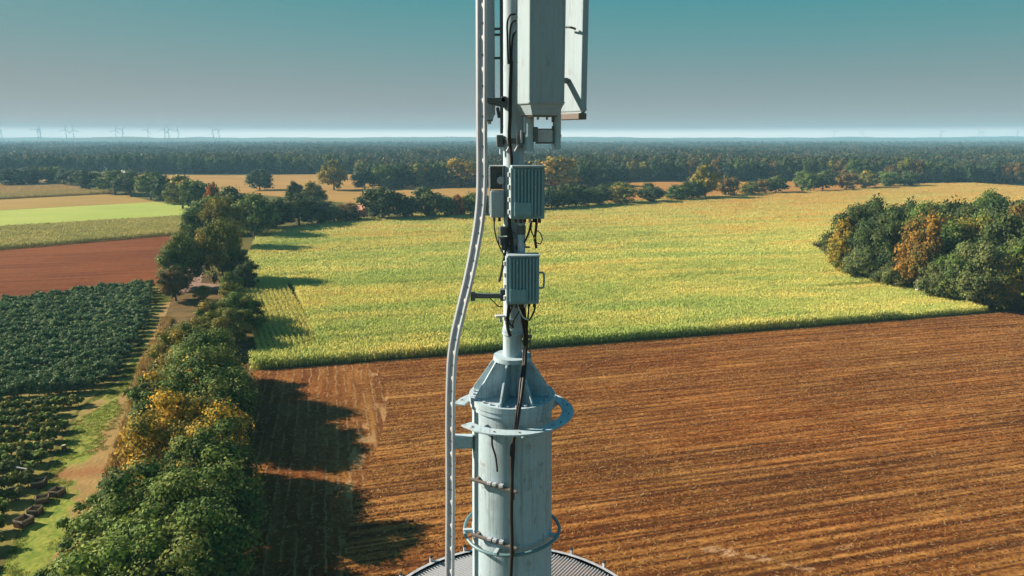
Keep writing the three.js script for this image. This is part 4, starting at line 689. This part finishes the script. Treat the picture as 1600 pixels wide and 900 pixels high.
{ // connector cluster between the radio units
  const t = on('cable_clamp', 'cluster of dark cable clamps on the pipe between the radio units', 'clamp', [-.02, 38.8, .14]);
  for (const [x, y, z, w, h, a] of [[-.09, 38.99, .13, .10, .10, .5], [-.10, 38.88, .13, .09, .09, .5], [-.06, 38.80, .12, .12, .05, 0], [.0, 38.94, .15, .07, .07, 0]]) add(t, 'clamp_block', box(x, y, z, w, h, .08, a), darkSteel);
  add(t, 'clamp_bolt', bar([-.16, 38.93, .15], [-.10, 38.90, .16], .02, .02), galv); add(t, 'clamp_band', cyl(.018, 38.84, 38.90, 0, .126, .126, 32), galv);
  const s = on('pipe_bracket', 'stub pipe bracket with dark band below the upper radio unit', 'bracket', [.10, 38.72, .17]);
  add(s, 'stub_pipe', cyl(.105, 38.72, 39.1, .18, .042, .042, 24), steel); add(s, 'band', cyl(.105, 38.96, 39.06, .18, .047, .047, 24), darkSteel); add(s, 'band', cyl(.105, 38.82, 38.85, .18, .049, .049, 24), galv); add(s, 'bracket_arm', bar([.105, 38.8, .17], [.02, 38.8, .05], .05, .05), darkSteel); add(s, 'bolt', bar([.14, 38.82, .2], [.20, 38.82, .2], .02, .02), darkSteel);
  const j = on('pipe_clamp', 'dark clamp and light fitting above the pipe joint', 'clamp', [-.10, 37.95, .1]);
  add(j, 'plate', box(-.145, 38.0, .08, .10, .018, .07, .2), paleSteel); add(j, 'foot', box(-.13, 37.96, .08, .03, .07, .04), galv); add(j, 'strap', cyl(.016, 37.94, 37.97, 0, .124, .124, 32), galv);
  const c = on('cable_bracket', 'small dark cable bracket right of the pipe joint', 'bracket', [.15, 37.70, .1]);
  add(c, 'tray', box(.17, 37.76, .1, .12, .03, .06), darkSteel); add(c, 'tray', box(.16, 37.70, .1, .1, .02, .05), darkSteel); add(c, 'post', cyl(.15, 37.52, 37.78, .11, .01, .01, 8), darkSteel); add(c, 'post', cyl(.21, 37.50, 37.86, .1, .006, .006, 8), darkSteel);
}
// antenna panels and their pipes
function panel(label, cx, cz, w, d, a, y0, y1, cap, mat, extra) {
  const t = on('antenna_panel', label, 'antenna', [cx, y0, cz], 'antenna panels around the mast');
  const pos = (g) => { g.rotateY(a); g.translate(cx, 0, cz); return g; };
  const g = new RoundedBoxGeometry(w, y1 - y0 - cap, d, 3, .02); g.translate(0, (y0 + cap + y1) / 2, 0); add(t, 'radome', pos(g), mat);
  const c = new THREE.CylinderGeometry(.5 * Math.SQRT2, .385 * Math.SQRT2, cap + .03, 4, 1); c.rotateY(Math.PI / 4); c.scale(w - .012, 1, d - .012); c.translate(0, y0 + cap / 2 + .012, 0); const cn = c.toNonIndexed(); cn.computeVertexNormals(); add(t, 'end_cap', pos(cn), mat);
  const pl = new RoundedBoxGeometry(w * .7, .02, d * .7, 1, .004); pl.translate(0, y0 - .008, 0); add(t, 'connector_plate', pos(pl), iron);
  for (let k = 0; k < 5; k++) { const q = new THREE.CylinderGeometry(.012, .012, .035, 8); q.translate(-w * .26 + k * w * .13, y0 - .03, (k % 2 - .5) * d * .3); add(t, 'connector', pos(q), galv); }
  for (const k of [-1, 1]) { const q = new RoundedBoxGeometry(.012, y1 - y0 - cap - .08, .006, 1, .002); q.translate(k * (w / 2 - .03), (y0 + cap + y1) / 2, d / 2 + .001); add(t, 'radome_ridge', pos(q), mat); } { const q = new RoundedBoxGeometry(w - .002, .012, d + .006, 1, .003); q.translate(0, y0 + cap + .03, 0); add(t, 'seam_band', pos(q), mat); }
  extra && extra(t, pos); return t;
}
panel('large front antenna panel with lit side face and shaded teal front', .300, .22, .47, .25, .62, 40.24, 42.6, .10, radome, (t, pos) => { for (const y of [40.7, 41.4]) add(t, 'mount_bracket', bar([.25, y, .16], [.05, y, .03], .09, .07), darkSteel); for (let k = 0; k < 9; k++) { const s = new THREE.CylinderGeometry(.006, .006, .006, 6); s.rotateZ(Math.PI / 2); s.translate(-.2365, 40.55 + k * .22, -.09); add(t, 'screw', pos(s), iron); } });
panel('right antenna panel turned away with its lit back showing', .665, -.16, .07, .44, .62, 40.25, 42.6, .03, radome, (t, pos) => { for (const y of [40.62, 41.9]) add(t, 'mount_bracket', bar([.62, y, -.16], [.10, y, -.03], .06, .06), darkSteel); const r = new RoundedBoxGeometry(.10, .07, .40, 1, .01); r.translate(.0, 40.235, 0); add(t, 'bottom_rail', pos(r), iron); add(t, 'tie', tube([[.58, 41.17, -.10], [.64, 41.15, .0], [.68, 41.14, -.03]], .011, 20), capMat); });
panel('narrow left antenna panel behind the climbing rail', -.285, -.10, .185, .11, .25, 40.20, 42.6, .04, radome, (t) => { for (const y of [41.15, 41.09, 40.85]) add(t, 'mount_bracket', bar([-.2, y, -.09], [-.09, y, -.06], .03, .025), darkSteel); add(t, 'tilt_arm', bar([-.27, 40.40, -.08], [-.10, 40.36, -.05], .06, .06), darkSteel); add(t, 'tilt_arm', bar([-.16, 40.33, -.08], [-.14, 40.22, -.05], .03, .03), darkSteel); });
{ const t = on('mount_pipe', 'dark slim mount pipe left of the mast pipe', 'mount pipe', [-.105, 40.05, -.05], 'mount pipes'); add(t, 'pipe', cyl(-.105, 40.05, 42.6, -.05, .026, .026, 20), darkSteel); for (const y of [41.12, 40.86, 40.34]) add(t, 'clamp', box(-.06, y, -.04, .12, .04, .06), darkSteel); }
{ const t = on('pipe_clamp', 'bulky dark clamp with bolts under the antenna panels', 'clamp', [-.05, 39.86, .05]); add(t, 'block', box(-.135, 39.97, .04, .07, .13, .08, .1), darkSteel); add(t, 'block', box(.085, 39.97, .12, .07, .14, .07), darkSteel); add(t, 'band', cyl(.018, 39.94, 40.0, 0, .128, .128, 32), darkSteel); add(t, 'bolt', cyl(-.125, 39.83, 39.92, .06, .012, .012, 8), paleSteel); add(t, 'bolt', bar([.10, 39.95, .15], [.10, 40.08, .16], .02, .02), paleSteel); for (const x of [-.06, -.02, .03]) add(t, 'bolt', bar([x, 39.86, .12], [x + .04, 39.93, .17], .016, .016), galv); }
{ const t = on('mount_pipe', 'teal pipe stub hanging below the front antenna panel', 'mount pipe', [.185, 39.86, .12], 'mount pipes'); add(t, 'pipe', cyl(.185, 39.86, 40.6, .10, .052, .052, 32), steel); add(t, 'band', cyl(.185, 40.0, 40.03, .10, .058, .058, 32), steel); add(t, 'clamp', box(.255, 40.04, .09, .05, .16, .09), darkSteel); add(t, 'clamp', box(.11, 40.02, .08, .06, .08, .08), darkSteel); add(t, 'cross_arm', box(.355, 40.02, .06, .19, .13, .07), galv); add(t, 'cross_arm_edge', box(.355, 40.095, .06, .20, .016, .085), iron); add(t, 'cross_arm_edge', box(.355, 39.948, .06, .20, .014, .085), iron); }
{ const t = on('mount_pipe', 'slim pipe stub below the right antenna panel', 'mount pipe', [.485, 39.88, .03], 'mount pipes'); add(t, 'pipe', cyl(.490, 39.88, 40.62, .03, .046, .046, 32), steel); add(t, 'band', cyl(.490, 40.01, 40.04, .03, .053, .053, 32), steel); add(t, 'clamp', box(.447, 40.04, .05, .025, .18, .09), darkSteel); add(t, 'clip', bar([.44, 39.95, .07], [.465, 39.87, .07], .02, .025), paleSteel); add(t, 'clip', box(.445, 40.2, .05, .03, .06, .05), darkSteel); }
{ // service platform
  const y = 33.66, R = 1.98, t = on('service_platform', 'round steel grating platform round the mast at the bottom', 'platform', [0, y - .3, 0]);
  { const g = new THREE.CylinderGeometry(R, R, .11, 96, 1, true); const i = new THREE.CylinderGeometry(R - .05, R - .05, .11, 96, 1, true); i.scale(-1, 1, 1); g.translate(0, y - .01, 0); i.translate(0, y - .01, 0); add(t, 'rim', mergeGeometries([g, ringFlat(R, y + .045), ringFlat(R, y - .065)]), galv); add(t, 'rim_inside', i, galv); }
  const bars = [[], []]; for (let side = 0; side < 2; side++) { const a = side ? -.95 : .62, ca = Math.cos(a), sa = Math.sin(a); for (let o = -R; o < R; o += .046) { const h = Math.sqrt(Math.max(0, (R - .045) ** 2 - o * o)); const seg = []; let on_ = null; for (let s = -h; s <= h + .03; s += .03) { const x = ca * s - sa * o, z = sa * s + ca * o, ok = s <= h && (side ? x > .02 : x < -.02) && Math.hypot(x, z) > .56 && z < 1.2; if (ok && on_ === null) on_ = s; if (!ok && on_ !== null) { seg.push([on_, s - .03]); on_ = null; } } for (const [s0, s1] of seg) if (s1 - s0 > .05) { const g = new THREE.BoxGeometry(s1 - s0, .03, .014); g.translate((s0 + s1) / 2, 0, o); g.rotateY(-a); g.translate(0, y, 0); bars[side].push(g); } } }
  for (const b of bars) add(t, 'grating', mergeGeometries(b), galv, 'stuff');
  const hub = new THREE.CylinderGeometry(.55, .55, .08, 60, 1, true); hub.translate(0, y - .02, 0); add(t, 'inner_rim', hub, galv);
  for (let k = 0; k < 8; k++) { const a = k * Math.PI / 4 + .3; add(t, 'support_beam', bar([Math.cos(a) * .45, y - .07, Math.sin(a) * .45], [Math.cos(a) * 1.95, y - .07, Math.sin(a) * 1.95], .07, .09), galv); }
  for (let k = 0; k < 22; k++) { const a = k / 22 * 6.283 + .05; const p = add(t, 'rim_post', box(Math.cos(a) * (R + .022), y + .045, Math.sin(a) * (R + .022), .04, .13, .04, -a), galv); add(t, 'post_cap', box(Math.cos(a) * (R + .022), y + .12, Math.sin(a) * (R + .022), .044, .03, .044, -a), capMat, null, p); }
}
function ringFlat(R, y) { const g = new THREE.RingGeometry(R - .05, R, 96, 1); g.rotateX(-Math.PI / 2); g.translate(0, y, 0); return g; }

scene.traverse((o) => { delete o.userData.at; });
renderer.render(scene, camera);
